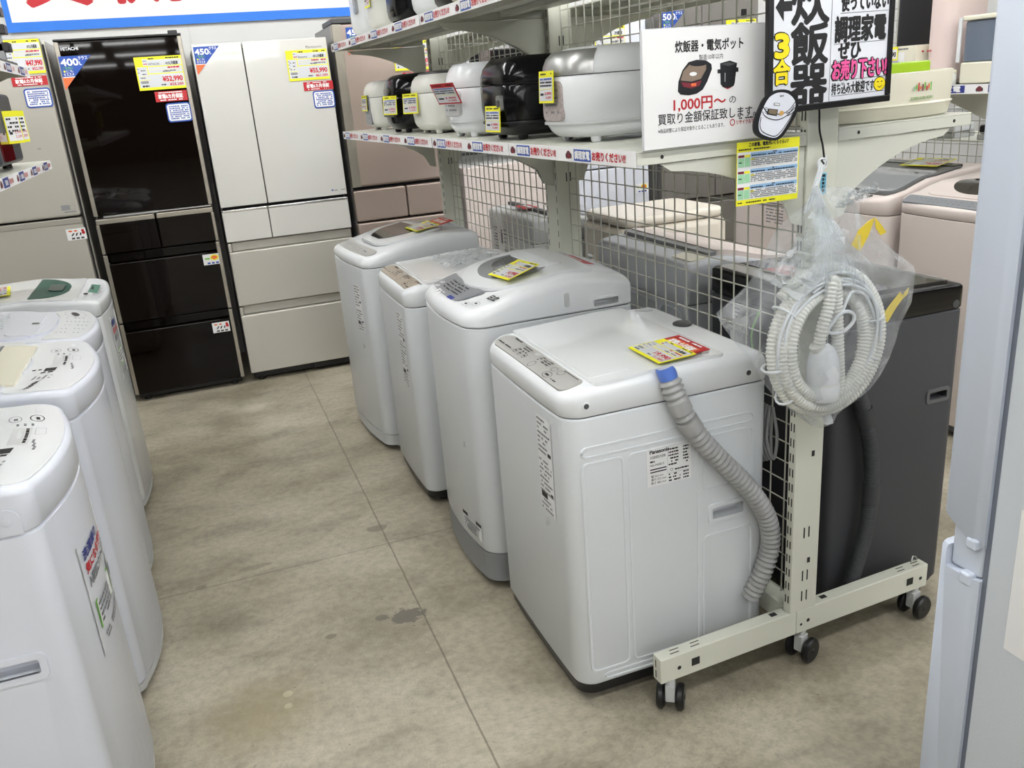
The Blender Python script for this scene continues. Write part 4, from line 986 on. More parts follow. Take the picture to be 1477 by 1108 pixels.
def tagcard(label, x, y, z, w, h, red=False, lean=.06, yaw=.0, group='price tags on the rice cookers'):
    """small card hung on a cooker front, facing the aisle (-x)"""
    M = RACK @ Matrix.Translation((x, y, z)) @ Matrix.Rotation(yaw, 4, 'Z') @ frame((0, 0, 0), (0, -1, 0), (math.sin(lean), 0, math.cos(lean)))
    t = thing('price_tag', label, 'price tag', M, group)
    mb = MB(); mb.box(0, w, 0, h, 0, .0015); mb.build('card', YEL if not red else REDC, t, smooth=False)
    mb = MB(); mb.quad(.004, w - .004, h * .07, h * .8, .002, 0); mb.quad(.004, w - .004, h * .43, h * .445, .0025, 4)
    mb.dashes(.01, w * .5, h * .88, h * .05, .002, 1); mb.dashes(w * .6, w * .9, h * .88, h * .05, .002, 1)
    for k in range(3): mb.dashes(.008, w * .9, h * (.72 - .1 * k), h * .05, .0025, 1 if k else 3)
    mb.quad(w * .12, w * .35, h * .24, h * .31, .0025, 1); mb.text('3,990', w * .42, h * .26, h * .09, .0025, 2, width=w * .45, bold=.05); mb.text('4,389', w * .5, h * .14, h * .07, .0025, 2, width=w * .36, bold=.04)
    mb.build('printing', [PAPERG, INK, RED, BLUE, YEL], t, smooth=False); return t
tagcard('yellow price tag on the farthest white rice cooker', -.068, 2.42, 1.45, .085, .064)
tagcard('yellow price tag on the black rice cooker between white cookers', -.125, 1.865, 1.437, .10, .068, yaw=.25)
tagcard('yellow price tag on white rice cooker with dark lid top', -.118, 1.625, 1.440, .10, .068, yaw=.25)
tagcard('red and white price tag on the small white rice cooker', -.150, 1.125, 1.470, .115, .066, True, lean=-.45, yaw=.3)
tagcard('yellow price tag on the black rice cooker with silver latch', -.123, .825, 1.391, .105, .068)
tagcard('yellow price tag on front of the large white rice cooker', -.116, .478, 1.462, .078, .072, lean=.05)

# ------------------------------------------------------------------ appliances on the upper shelf (their lower halves show)
ZU = 1.737
def pot(name, label, cat, y, D, W, H, body, top, x_front, e=3, win=None, foot=.012):
    t = thing(name, label, cat, RACK @ at(x_front + D / 2, y, ZU + .0005, PI), 'appliances on the upper shelf')
    a, b_ = D / 2, W / 2; P = lambda k, z: super_ring(a * k, b_ * k, e, z)
    mb = MB(); mb.loft([P(.80, foot), P(.9, foot + .008), P(.96, H * .12), P(.985, H * .2), P(.985, H * .72)]); mb.build('body', body, t, angle=60)
    mb = MB(); mb.loft([P(.86, 0), P(.88, .003), P(.88, foot + .002)]); mb.build('base_ring', body, t)
    mb = MB(); mb.loft([P(.99, H * .72), P(1, H * .76), P(.96, H * .88), P(.8, H * .97), P(.3, H)]); mb.build('lid', top, t, angle=60)
    if win: mb = MB(); mb.prism(rrect(-win[1], win[1], H * win[2], H * win[3], win[1] * .8), -.02, .004, M=frame((a * .97, win[4], 0), (0, 1, 0), (0, 0, 1))); mb.build('front_window', win[0], t, bevel=.002)
    return t
pot('electric_pot', 'white electric air pot with grey window at far end of upper shelf', 'electric pot', 2.27, .26, .22, .30, WHITE, WHITE, -.10, 3, (mat('pot_window', (150, 154, 156), .15), .017, .30, .85, .05))
pot('rice_cooker', 'white rice cooker beside the air pot on upper shelf', 'rice cooker', 1.99, .27, .24, .26, WARM, WARM, -.10, 3)
pot('electric_pot', 'black electric pot with chrome latch on the upper shelf', 'electric pot', 1.70, .24, .19, .27, GLOSSB, BLACK, -.105, 4, (CHROME, .022, .52, .78, 0.0))
pot('electric_pot', 'white round electric pot between black pots on upper shelf', 'electric pot', 1.43, .25, .21, .27, WHITE, WHITE, -.10, 2.6)
pot('coffee_maker', 'small black coffee maker on the upper shelf', 'coffee maker', 1.235, .22, .13, .25, BLACK, BLACK, -.09, 4)
pot('hot_plate', 'cream hot plate nearest on the upper shelf', 'hot plate', .98, .34, .34, .13, CREAM, CREAM, -.12, 2.6)
tagcard('yellow price tag on white rice cooker of the upper shelf', -.105, 2.03, 1.83, .075, .09, group='price tags on the upper shelf')
# ------------------------------------------------------------------ signs hung on the near end of the rack (rack frame)
def rk(x, y, z, rot=0.0, yaw=0.0, lean=0.0):
    return RACK @ Matrix.Translation((x, y, z)) @ Matrix.Rotation(yaw, 4, 'Z') @ Matrix.Rotation(lean, 4, 'X') @ frame((0, 0, 0), (1, 0, 0), (0, 0, 1)) @ Matrix.Rotation(rot, 4, 'Z')
# white buying notice standing on the shelf end
t = thing('notice_sign', 'white notice with rice cooker and pot pictures, standing on shelf end', 'sign', rk(-.130, -.012, 1.3685, 0.0))
W_, H_ = .312, .218
mb = MB(); mb.box(0, W_, 0, H_, 0, .003); mb.build('board', PAPER, t, bevel=.001)
mb = MB(); mb.box(-.002, W_ + .002, -.0012, H_ + .002, -.0025, -.0002); mb.build('acrylic_stand', PAPERG, t, bevel=.0008)
mb = MB(); z = .0035
mb.text('炊飯器・電気ポット', .073, .1765, .0165, z, 0, width=.158, bold=.03); mb.text('製造10年以内', .127, .159, .0082, z, 0, width=.056)
mb.text('1,000円〜', .068, .070, .0200, z, 1, width=.122, bold=.03); mb.text('の', .199, .074, .0125, z, 0, width=.016)
mb.text('買取り金額保証致します。', .032, .0465, .0165, z, 0, width=.232, bold=.012); mb.text('※商品状態により保証対象外となることもあります。', .032, .030, .0070, z, 0, width=.155)
mb.ringline(.207, .036, z, .0065, .0018, 1); mb.text('リサイクルマート', .217, .0315, .0072, z, 1, width=.058, bold=.03); mb.dashes(.217, .26, .041, .003, z, 0)
mb.build('lettering', [INK, REDC], t, smooth=False)
mb = MB(); z = .0036                                # generic cooker and air pot pictures
mb.prism([(.062, .088), (.066, .082), (.078, .079), (.090, .081), (.099, .088), (.106, .104), (.113, .128), (.112, .138), (.104, .146), (.090, .1485), (.078, .145), (.069, .130), (.063, .108)], z, z + .0003, 0)
mb.poly([(.066, .110), (.070, .128), (.080, .141), (.094, .144), (.104, .138), (.104, .128), (.096, .110), (.082, .106)], z + .0006, 1); mb.disc(.093, .1415, z + .0009, .014, 0, ry=.006)
mb.disc(.0845, .121, z + .0010, .0055, 2, ry=.004); mb.poly([(.066, .107), (.082, .103), (.097, .107), (.094, .097), (.082, .092), (.070, .097)], z + .0008, 3); mb.dashes(.072, .09, .0965, .006, z + .0012, 4)
mb.prism([(.139, .096), (.143, .090), (.152, .085), (.164, .090), (.166, .096), (.170, .136), (.156, .142), (.138, .138)], z, z + .0003, 0); mb.poly([(.139, .136), (.154, .139), (.168, .135), (.154, .131)], z + .0006, 5)
mb.quad(.133, .139, .118, .126, z, 0); mb.quad(.166, .173, .118, .127, z, 0); mb.quad(.1465, .1475, .10, .118, z + .0006, 6); mb.poly([(.145, .0885), (.152, .0845), (.162, .0885), (.152, .0865)], z + .0006, 7)
mb.v = [((x - .084) * 1.55 + .112 if x < .12 else (x - .152) * 1.25 + .194, (y - .079) * .92 + .0955, q) for x, y, q in mb.v]
mb.build('picture', [BLACK, mat('bronze_picture', (134, 116, 100), .5), PAPER, MAROON, ORANGE, DGREY, PAPERG, RED], t, smooth=False)

# black framed hand-lettered sign
t = thing('framed_sign', 'black framed sign with hand lettered black, yellow and pink characters', 'sign', rk(.117, -.062, 1.414, .012, yaw=.0))
W_, H_ = .318, .345
mb = MB()
for a in ((0, W_, 0, .013), (0, W_, H_ - .013, H_), (0, .013, .013, H_ - .013), (W_ - .011, W_, .013, H_ - .013)): mb.box(a[0], a[1], a[2], a[3], 0, .012)
mb.build('frame', BLACK, t, bevel=.002)
mb = MB(); mb.box(.010, W_ - .008, .010, H_ - .010, .001, .006); mb.build('board', mat('sign_paper', (232, 234, 240), .5), t, smooth=False)
mb = MB(); z = .0065
for k, ch in enumerate('炊飯器'): mb.text(ch, .060, .170 - k * .0745, .060, z, 0, width=.090, bold=.05)
mb.quad(.1575, .1585, .013, H_ - .013, z, 0)
mb.text('使っていない', .182, .184, .026, z, 0, width=.122, bold=.05); mb.text('調理家電', .168, .128, .038, z, 0, width=.132, bold=.05); mb.text('ぜひ', .178, .094, .027, z, 0, width=.058, bold=.055)
for u0, u1, v in ((.18, .305, .177), (.166, .300, .1205), (.172, .235, .088), (.164, .306, .051), (.164, .304, .022)): mb.quad(u0, u1, v, v + .0008, z, 0)
mb.text('お売り下さい!', .164, .056, .030, z, 0, width=.142, bold=.13); mb.text('お売り下さい!', .164, .056, .030, z + .0012, 1, width=.142, bold=.045)
mb.text('持ち込み大歓迎です', .164, .0265, .0180, z, 0, width=.112, bold=.03)
mb.text('3', .0205, .106, .044, z, 0, width=.031, bold=.12); mb.text('3', .0205, .106, .044, z + .0012, 2, width=.031, bold=.065)
mb.text('合', .0175, .060, .036, z, 0, width=.038, bold=.11); mb.text('合', .0175, .060, .036, z + .0012, 2, width=.038, bold=.05)
mb.poly([(.020, .196), (.040, .170), (.040, .188), (.060, .188), (.060, .206), (.040, .206), (.040, .222)], z, 0)
mb.disc(.291, .0365, z, .0165, 0, ry=.0145); mb.disc(.291, .0365, z + .0006, .0150, 2, ry=.013); mb.quad(.284, .288, .040, .042, z + .001, 0); mb.quad(.294, .298, .040, .042, z + .001, 0)
mb.add([(.283, .033, z + .001), (.291, .029, z + .001), (.300, .034, z + .001), (.291, .031, z + .001)], [(0, 1, 2, 3)], 0)
mb.build('lettering', [INK, PINKI, mat('yellow_ink', (250, 226, 20), .6)], t, smooth=False)
# cut-out rice cooker badge clipped over the corner
mb = MB(); M = Matrix.Translation((.0165, -.002, .012))
g = lambda l: [((x - 472) * .0007, -(y - 402) * .00053) for x, y in l]
sp = lambda l, k=6: [(q.x, q.y) for q in smoothpath([(x, y, 0) for x, y in g(l)], k)]
def closed(l): q = l[-1:] + l + l[:2]; return sp(q, 5)[5:-6]
out = [(440, 345), (456, 328), (482, 320), (512, 327), (535, 350), (540, 375), (530, 405), (510, 440), (490, 468), (470, 480), (440, 470), (417, 452), (413, 420), (424, 378)]
big = [(428, 338), (452, 318), (484, 310), (520, 318), (546, 345), (551, 378), (542, 410), (520, 448), (498, 478), (474, 490), (434, 482), (402, 458), (396, 420), (410, 376)]
mb.prism(closed(big)[::-1], 0, .004, 0, M); mb.prism(closed(out)[::-1], .004, .0045, 1, M)
mb.build('cooker_badge', [BLACK, mat('sign_badge', (226, 229, 238), .5)], t, smooth=False)
mb = MB(); zz = .0050
def stroke(l, w=.0008): mb.tube([(x, y, zz) for x, y in sp(l)], w, 4, 0, M=M)
stroke([(424, 380), (432, 396), (452, 410), (482, 416), (514, 402), (536, 372)]); stroke([(428, 366), (440, 384), (466, 394), (496, 396), (520, 384), (538, 360)])
stroke([(420, 400), (416, 428), (424, 450), (446, 466), (470, 474), (490, 460), (512, 430), (534, 396)]); stroke([(508, 398), (524, 392), (538, 380)]); stroke([(512, 406), (526, 400), (538, 390)])
def blob(l, z0, z1, m): mb.prism([(x, y) for x, y in g(l)][::-1], z0, z1, m, M)
blob([(444, 372), (478, 380), (474, 402), (440, 392)], .0046, .0054, 0); blob([(447, 375), (475, 382), (472, 398), (444, 389)], .0054, .0058, 2)
c_ = g([(490, 394)])[0]; mb.disc(c_[0], c_[1], .0056, .006, 3, ry=.0045, M=M); blob([(464, 354), (484, 358), (484, 368), (464, 364)], .0046, .0052, 4); blob([(466, 356), (482, 360), (482, 366), (466, 362)], .0052, .0056, 5)
for q in g([(437, 372), (437, 384)]): mb.ringline(q[0], q[1], .0052, .003, .0008, 0, M=M, ry=.0024)
c_ = g([(484, 336)])[0]; mb.dashes(c_[0], c_[0] + .010, c_[1], .003, .0052, 4, M=M)
mb.build('badge_drawing', [INK, PAPERG, mat('badge_display', (120, 104, 84), .5), mat('badge_button', (214, 168, 96), .5), GINK, PAPER], t, smooth=False)

# yellow electricity cost chart
t = thing('cost_chart', 'yellow chart with three blue and green tables, hung below shelf end', 'sign', rk(.082, -.022, 1.236, -.01))
W_, H_ = .160, .128
mb = MB(); mb.box(0, W_, 0, H_, 0, .0012); mb.build('card', YEL, t, smooth=False)
mb = MB(); z = .0016
mb.text('この家電、電気代いくらぐらい？', .030, .1185, .0062, z, 2, width=.10, bold=.06); mb.dashes(.004, .09, .1115, .0028, z, 2); mb.dashes(.004, .10, .0045, .0026, z, 2); mb.quad(.001, W_ - .003, .012, .108, z, 0)
for k in range(3):
    b0 = .0135 + (2 - k) * .0325; z2 = z + .0004
    mb.quad(.034, W_ - .004, b0 + .019, b0 + .027, z2, 3); mb.quad(.003, .018, b0, b0 + .018, z2, 4); mb.quad(.019, .033, b0, b0 + .018, z2, 4); mb.quad(.003, .018, b0 + .019, b0 + .024, z2, 5); mb.quad(.019, .033, b0 + .019, b0 + .024, z2, 1)
    mb.dashes(.09, .1, b0 + .0245, .0025, z2 + .0003, 2)
    mb.quad(.004, .012, b0 + .008, b0 + .010, z2 + .0003, 2); mb.quad(.035, .044, b0 + .012, b0 + .016, z2 + .0003, 1)
    for r_ in range(5): mb.dashes(.036, W_ - .006, b0 + .001 + r_ * .0036, .0020, z2 + .0004, 6, lo=1, hi=2.6)
    mb.dashes(.036, W_ - .006, b0 + .0205, .0024, z2 + .0004, 2, lo=1, hi=3)
    for c_ in range(8): mb.quad(.034 + c_ * .0153, .0345 + c_ * .0153, b0 - .001, b0 + .019, z2 + .0002, 7)
mb.build('tables', [PAPER, YEL, INK, LBLUE, MINT, MAROON, GINK, LGREY], t, smooth=False)
# hook on the post with a white strap, and its small blue label
t = thing('post_label', 'small pale blue label with black writing on the near post', 'label', rk(.324, -.0008, 1.232))
mb = MB(); mb.quad(0, .016, 0, .045, 0, 0); [mb.dashes(.004, .013, .004 + k * .008, .006, .0004, 1, lo=.8, hi=1.5, fill=1) for k in range(5)]
mb.build('sticker', [mat('sky_label', (120, 196, 226), .5), INK], t, smooth=False)
t = thing('hanging_strap', 'white plastic strap hanging from black wire hook on the near post', 'strap', RACK)
mb = MB(); mb.tube(smoothpath([(.303, .004, 1.42), (.303, -.010, 1.415), (.306, -.011, 1.37), (.316, -.012, 1.335), (.318, -.016, 1.305), (.311, -.022, 1.300), (.309, -.016, 1.310)], 6), .0022, 6); mb.build('wire_hook', BLACK, t)
mb = MB(); p = smoothpath([(.318, -.014, 1.312), (.306, -.022, 1.296), (.288, -.026, 1.255), (.262, -.032, 1.205)], 8)
for off in (-.0075, .0075): mb.tube([q + Vector((off, 0, off * .4)) for q in p], .0018, 6)
mb.tube([q + Vector((0, .0005, 0)) for q in p], [.0018] * len(p), 6)
vs = []; [vs.extend([tuple(q + Vector((-.008, 0, -.0034))), tuple(q + Vector((.008, 0, .0034)))]) for q in p]; mb.add(vs, [(2 * i, 2 * i + 1, 2 * i + 3, 2 * i + 2) for i in range(len(p) - 1)])
mb.tube([(.309 + .013 * math.cos(a), -.020, 1.300 + .011 * math.sin(a)) for a in [2 * PI * i / 16 for i in range(16)]], .0022, 6, closed=True)
mb.build('strap', WHITE, t)

# ------------------------------------------------------------------ bath pump: coiled ribbed hose, lead and pump body
t = thing('bath_pump', 'white bath water pump with coiled ribbed hose hanging on the post', 'bath pump', RACK)
CX, CZ, CY = .287, .914, -.072
path = []
for k in range(0, 4 * 40 + 24):
    a = 2.35 - 2 * PI * k / 40; lap = k / 40; rr_ = .150 - .0095 * min(3.2, lap) + .006 * math.sin(lap * 2.4 + 1)
    path.append((CX + rr_ * math.cos(a) * (1 + .012 * math.sin(lap * 5)), CY + .016 * math.cos(lap * 2 * PI * .93) - .004 * lap, CZ + rr_ * math.sin(a) * 1.06 + .004 * math.sin(lap * 4)))
end = Vector(path[-1])
path += [tuple(p) for p in smoothpath([end, (.285, CY - .028, 1.055), (.262, CY - .034, 1.00), (.250, CY - .032, .955), (.248, CY - .028, .920)], 6)][1:]
p, rr_ = corrugated(smoothpath(path, 3), .0122, .0085, .0022); mb = MB(); mb.tube(p, rr_, 10); mb.build('ribbed_hose', WARM, t, angle=70)
mb = MB(); lead = []
for k in range(3 * 40 + 10):
    a = 2.0 - 2 * PI * k / 40; lap = k / 40; q = .131 + .010 * math.sin(lap * 2 * PI * 1.7) + .004 * lap
    lead.append((CX + q * math.cos(a), CY - .020 - .006 * math.sin(lap * 7), CZ + q * 1.06 * math.sin(a)))
lead += [tuple(p_) for p_ in smoothpath([lead[-1], (.33, CY - .034, 1.03), (.30, CY - .036, .99), (.262, CY - .034, .96)], 6)][1:]
mb.tube(smoothpath(lead, 2), .0036, 6)
mb.tube(smoothpath([(.266, CY - .03, .945), (.272, CY - .034, .965), (.300, CY - .038, .990), (.332, CY - .036, .982), (.336, CY - .034, .962), (.310, CY - .034, .945), (.278, CY - .032, .946), (.268, CY - .03, .955)], 8), .0042, 8); mb.build('lead', WHITE, t)
mb = MB(); M = Matrix.Translation((.268, CY - .026, .795)) @ Matrix.Rotation(-.05, 4, 'Y')
mb.lathe([(.012, 0), (.034, .0), (.0365, .003), (.0365, .036), (.0355, .040), (.0365, .043), (.0360, .075), (.032, .100), (.024, .118), (.014, .127), (.008, .130)], 26, M=M); pu = mb.build('pump_body', WHITE, t)
mb = MB(); mb.lathe([(.0365, .0385), (.0372, .0395), (.0365, .0405)], 26, M=M, caps=False); mb.tube([M @ Vector((-.012, 0, .115)), M @ Vector((-.020, 0, .130))], .015, 12); mb.build('pump_collar', WARM, pu)
mb = MB(); mb.tube([M @ Vector((.002, -.002, .128)), M @ Vector((.001, -.003, .152))], [.0058, .0048], 10); mb.build('lead_grommet', BLACK, pu)
mb = MB()
for a, q in ((2.5, .141), (3.35, .141), (3.9, .140), (.25, .141), (5.4, .141), (4.7, .141), (5.9, .141)):
    c, s = math.cos(a), math.sin(a); mb.tube([(CX + (q + u * 1.0) * c - .004 * s * 0, CY + v, CZ + (q + u) * s * 1.06) for u, v in [(.0235 * math.cos(b_), .027 * math.sin(b_)) for b_ in [2 * PI * i / 14 for i in range(14)]]], .0032, 6, closed=True)
mb.build('hose_clip', WHITE, t)
mb = MB(); mb.tube([(.288, CY - .006, .752), (.300, CY - .010, .735), (.302, CY - .012, .722)], [.009, .010, .011], 12); mb.build('hose_nozzle', WHITE, t)

# clear plastic bag around it
BAG = film_material('clear_bag', .02, .28, tint=(240, 243, 246), scale=11, thr=(.46, .74), rough=.08)
t = thing('plastic_bag', 'clear plastic bag with yellow tape around the bath pump', 'bag', RACK)
outl = [(.270, 1.262), (.240, 1.242), (.185, 1.212), (.152, 1.190), (.130, 1.163), (.105, 1.117), (.074, 1.078), (.036, 1.054), (-.004, 1.032), (.014, 1.002), (.035, .973), (.060, .945), (.086, .917), (.104, .886), (.121, .855), (.150, .818), (.184, .785), (.234, .742), (.262, .722), (.286, .709), (.304, .712), (.318, .722), (.335, .745), (.376, .758), (.417, .778), (.448, .806), (.474, .841), (.490, .884), (.503, .928), (.534, .980), (.538, 1.015), (.541, 1.051), (.512, 1.072), (.481, 1.091), (.448, 1.119), (.415, 1.147), (.380, 1.182), (.348, 1.215), (.362, 1.240), (.335, 1.252), (.301, 1.256)]
ctr = Vector((.278, .93)); n = len(outl); NR = 12
def bagsheet(sgn, depth, y0):
    mb = MB(); vs = []; rnd = random.Random(3 + sgn)
    for k in range(NR + 1):
        f = k / NR
        for x, z in outl:
            q = Vector((x, z)); d = ctr.lerp(q, f)
            if z > 1.10 and f > .3: d = Vector((.278 + (d.x - .278) * (1 - .12 * (1 - f)), d.y))
            wr = rnd.uniform(-.006, .006) * min(1, f * 1.6) * (1 if k < NR else .4)
            taper = min(1, max(.12, (1.30 - d.y) / .16))
            vs.append((d.x + wr * .5, y0 + sgn * depth * math.sqrt(max(0, 1 - f ** 2.2)) * taper + wr, d.y + wr * .5))
    fs = [(k * n + i, k * n + (i + 1) % n, (k + 1) * n + (i + 1) % n, (k + 1) * n + i) for k in range(NR) for i in range(n)]
    mb.add(vs, fs if sgn > 0 else [tuple(reversed(q)) for q in fs]); return mb
mb = bagsheet(-1, .062, -.072); b2 = bagsheet(1, .05, -.072); mb.add(b2.v, b2.f); mb.build('film', BAG, t, angle=35)
mb = MB()                                            # gathered neck: folds running down from the knot
rnd = random.Random(5)
for k in range(11):
    a = k / 10; x1 = .215 + .17 * a; z1 = 1.03 + .05 * rnd.random()
    pp = smoothpath([(.276 + .012 * a, -.034, 1.258 - .012 * abs(a - .5)), (.264 + .034 * a, -.050, 1.205), (.25 + .08 * a, -.088, 1.13), (x1, -.112 + .01 * rnd.random(), z1)], 6)
    w_ = [.004 + .012 * i / len(pp) for i in range(len(pp))]; vs = []
    for q, ww in zip(pp, w_): vs += [(q.x - ww, q.y, q.z), (q.x, q.y - ww * .5, q.z), (q.x + ww, q.y, q.z)]
    for i in range(len(pp) - 1): mb.add([vs[3 * i], vs[3 * i + 1], vs[3 * i + 4], vs[3 * i + 3]], [(0, 1, 2, 3)]); mb.add([vs[3 * i + 1], vs[3 * i + 2], vs[3 * i + 5], vs[3 * i + 4]], [(0, 1, 2, 3)])
mb.build('gathered_neck', film_material('gathered_film', .10, .42, scale=20, thr=(.4, .75)), t, angle=60)
# crumpled flap on the left shoulder, creased top edge on the right
for nm, org, du, dv in (('crumpled_flap', (.10, -.095, 1.09), (.13, 0, .12), (.085, -.02, -.05)), ('creased_edge', (.290, -.085, 1.212), (.09, 0, .012), (.02, -.01, .03))):
    mb = MB(); rnd = random.Random(11); A, B = 16, 9; O, U, V_ = Vector(org), Vector(du), Vector(dv); vs = []
    for i in range(A + 1):
        for j in range(B + 1): q = O + U * (i / A) + V_ * (j / B); vs.append((q.x + rnd.uniform(-.006, .006), q.y + rnd.uniform(-.012, .012), q.z + rnd.uniform(-.006, .006)))
    mb.add(vs, [(i * (B + 1) + j, (i + 1) * (B + 1) + j, (i + 1) * (B + 1) + j + 1, i * (B + 1) + j + 1) for i in range(A) for j in range(B)]); mb.build(nm, FILM, t, angle=15)
mb = MB(); yb = -.112
mb.add([(.356, yb, 1.181), (.372, yb - .002, 1.186), (.356, yb - .003, 1.150), (.335, yb - .002, 1.119), (.313, yb, 1.136), (.330, yb, 1.165)], [(0, 1, 2, 3, 4, 5)])
mb.add([(.372, yb - .002, 1.186), (.391, yb, 1.170), (.409, yb, 1.150), (.391, yb - .002, 1.146), (.374, yb - .003, 1.165)], [(0, 1, 2, 3, 4)])
mb.add([(.501, -.076, .997), (.515, -.076, .984), (.490, -.078, .962), (.465, -.080, .932), (.445, -.080, .948), (.470, -.078, .972)], [(0, 1, 2, 3, 4, 5)]); mb.add([(.512, -.076, .992), (.530, -.074, 1.003), (.527, -.074, .988), (.512, -.076, .980)], [(0, 1, 2, 3)])
md = mb.build('yellow_tape', TAPEY, t, smooth=False); s_ = md.modifiers.new('thickness', 'SOLIDIFY'); s_.thickness = .0008
# ------------------------------------------------------------------ machines standing back to back behind the mesh (fronts to +x)
GROUPB = 'washing machines behind the wire mesh'
WB = washer('washing_machine', 'black topped washing machine with dark grey side beside the base leg', .692, .405, 0, .43, .57, .862, [(0, .925), (.15, .932), (.6, .936), (1, .94)], bow=.012, r=.03, body=CHAR, cover=GLOSSB, skirt=(BLACK, .04, .012), group=GROUPB, rim=.009)
w = WB; F = w.D / 2
patch(w, 'lid', F - .03, -F + .09, .255, .006, GLASSD, rc=.03)
patch(w, 'rear_panel', -F + .085, -F + .012, .26, .004, PANELG, rc=.02)
grip(w, '-y', .105, .165, .618, .64, mat('grip_grey', (96, 97, 99), .4), wide=.010, deep=.03)
mb = MB(); mb.lathe([(.011, 0), (.011, .002), (.006, .0022)], 18, M=face_M(w, '-y', .17, .878, -.001)); mb.build('cover_screw', DGREY, w.root)
mb = MB(); M = frame((-F - .0015, .16, .70), (0, -1, 0), (0, 0, 1)); mb.quad(0, .085, 0, .15, 0, 0, M); [mb.dashes(.005, .08, .135 - k * .012, .005, .0005, 1, M=M) for k in range(10)]; mb.build('rear_notice', [PAPERG, GINK], w.root, smooth=False)
hp = [(-.185, -.305, .74), (-.15, -.310, .68), (-.125, -.314, .60), (-.105, -.316, .50), (-.100, -.316, .40), (-.108, -.316, .30), (-.130, -.314, .20), (-.155, -.312, .10), (-.165, -.31, .05)]
p, rr = corrugated(smoothpath(hp, 12), .019, .0065, .0018); mb = MB(); mb.tube(p, rr, 14)
c = smoothpath(hp, 12); mb.tube(c[16:24], .0225, 14); mb.tube(c[44:52], .0225, 14); mb.build('drain_hose', HOSED, w.root, angle=70)
mb = MB()
for k in range(4): mb.tube(smoothpath([(-F - .02, .05 - .012 * k, .86), (-F - .05, .03 + .014 * k, .80), (-F - .055, .05 - .01 * k, .72), (-F - .05, .09 - .016 * k, .79), (-F - .02, .06 + .01 * k, .86)], 6), .006, 7)
mb.tube([(-F - .05, .02 + .013 * i, .795 + .003 * (i % 2)) for i in range(8)], .008, 7); mb.tube(smoothpath([(-F - .02, .0, .87), (-F - .055, -.01, .80), (-F - .03, .0, .70)], 6), .003, 6, 1); mb.build('mains_lead', [LGREY, GREENP], w.root)
mb = MB(); mb.quad(-.07, .07, -.05, .05, .0, 0); mb.dashes(-.05, .05, .0, .02, .0006, 1); mb.v = [(-.10 + y_, .05 + x_, w.zt(-.1 + y_) + .009 + z_) for x_, y_, z_ in mb.v]; mb.build('red_lid_sticker', [REDC, PAPER], w.root, smooth=False)

WG = washer('washing_machine', 'grey washing machine with pale slanted lid behind the rack mesh', .70, 1.09, 0, .52, .64, .80, [(0, .86), (.3, .90), (.75, .945), (1, .935)], bow=.012, r=.03, body=WGREY, cover=WGREY, skirt=(DGREY, .05, .004), group=GROUPB, rim=.02)
w = WG; F = w.D / 2
patch(w, 'lid', F - .06, -F + .13, .295, .016, PINKW, rc=.02); patch(w, 'lid_edge', -F + .135, -F + .10, .29, .012, MGREY, rc=.008); patch(w, 'detergent_tray', -F + .10, -F + .03, .06, .004, CREAM, yc=-.24, rc=.01)
mb = MB(); M = frame((-F - .0015, .30, .60), (0, -1, 0), (0, 0, 1)); mb.quad(0, .09, 0, .20, 0, 0, M); [mb.dashes(.005, .085, .185 - k * .013, .005, .0005, 1, M=M) for k in range(13)]; mb.build('rear_notice', [PAPERG, GINK], w.root, smooth=False)
mb = MB(); M = frame((-F - .001, -.02, .62), (0, -1, 0), (0, 0, 1)); mb.tube([(x, y, 0) for x, y in rrect(-.12, .12, -.10, .16, .03)], .004, 6, closed=True, M=M); mb.tube([(x, y, 0) for x, y in rrect(.14, .27, -.40, .16, .03)], .004, 6, closed=True, M=M); mb.build('pressed_ribs', WGREY, w.root)
mb = MB(); mb.tube(smoothpath([(-F - .02, .34, .87), (-F - .03, .36, .82), (-F - .03, .35, .74), (-F - .02, .33, .68)], 6), .011, 8); mb.build('mains_lead', LGREY, w.root)
WC = washer('washing_machine', 'light grey washing machine with smoked lid behind the far rack bay', .735, 2.47, 0, .53, .62, .80, [(0, .87), (.3, .895), (.8, .92), (1, .915)], bow=.012, r=.03, body=LGREY, cover=LGREY, skirt=(DGREY, .05, .004), group=GROUPB, rim=.02)
w = WC; F = w.D / 2
patch(w, 'lid', F - .06, -F + .12, .28, .010, GLASSG, rc=.02); patch(w, 'lid_edge', -F + .13, -F + .10, .28, .014, DGREY, rc=.008)
vertical = MB(); M = frame((-F - .0015, .25, .62), (0, -1, 0), (0, 0, 1)); [vertical.dashes(.0, .07, .2 - k * .016, .006, 0, 0, M=M) for k in range(10)]; vertical.quad(.12, .14, .13, .2, 0, 0, M); [vertical.dashes(.16, .2, .2 - k * .02, .006, 0, 0, M=M) for k in range(8)]; vertical.build('rear_printing', DGREY, w.root, smooth=False)
mb = MB(); mb.quad(-.08, .08, -.04, .04, 0, 0); mb.dashes(-.06, .06, .0, .02, .0006, 1); mb.v = [(-.16 + y_, .02 + x_, w.zt(-.16) + .0135 + z_) for x_, y_, z_ in mb.v]; mb.build('red_lid_sticker', [REDC, PAPER], w.root, smooth=False)
BINC = mat('ivory_plastic', (238, 230, 216), .35)
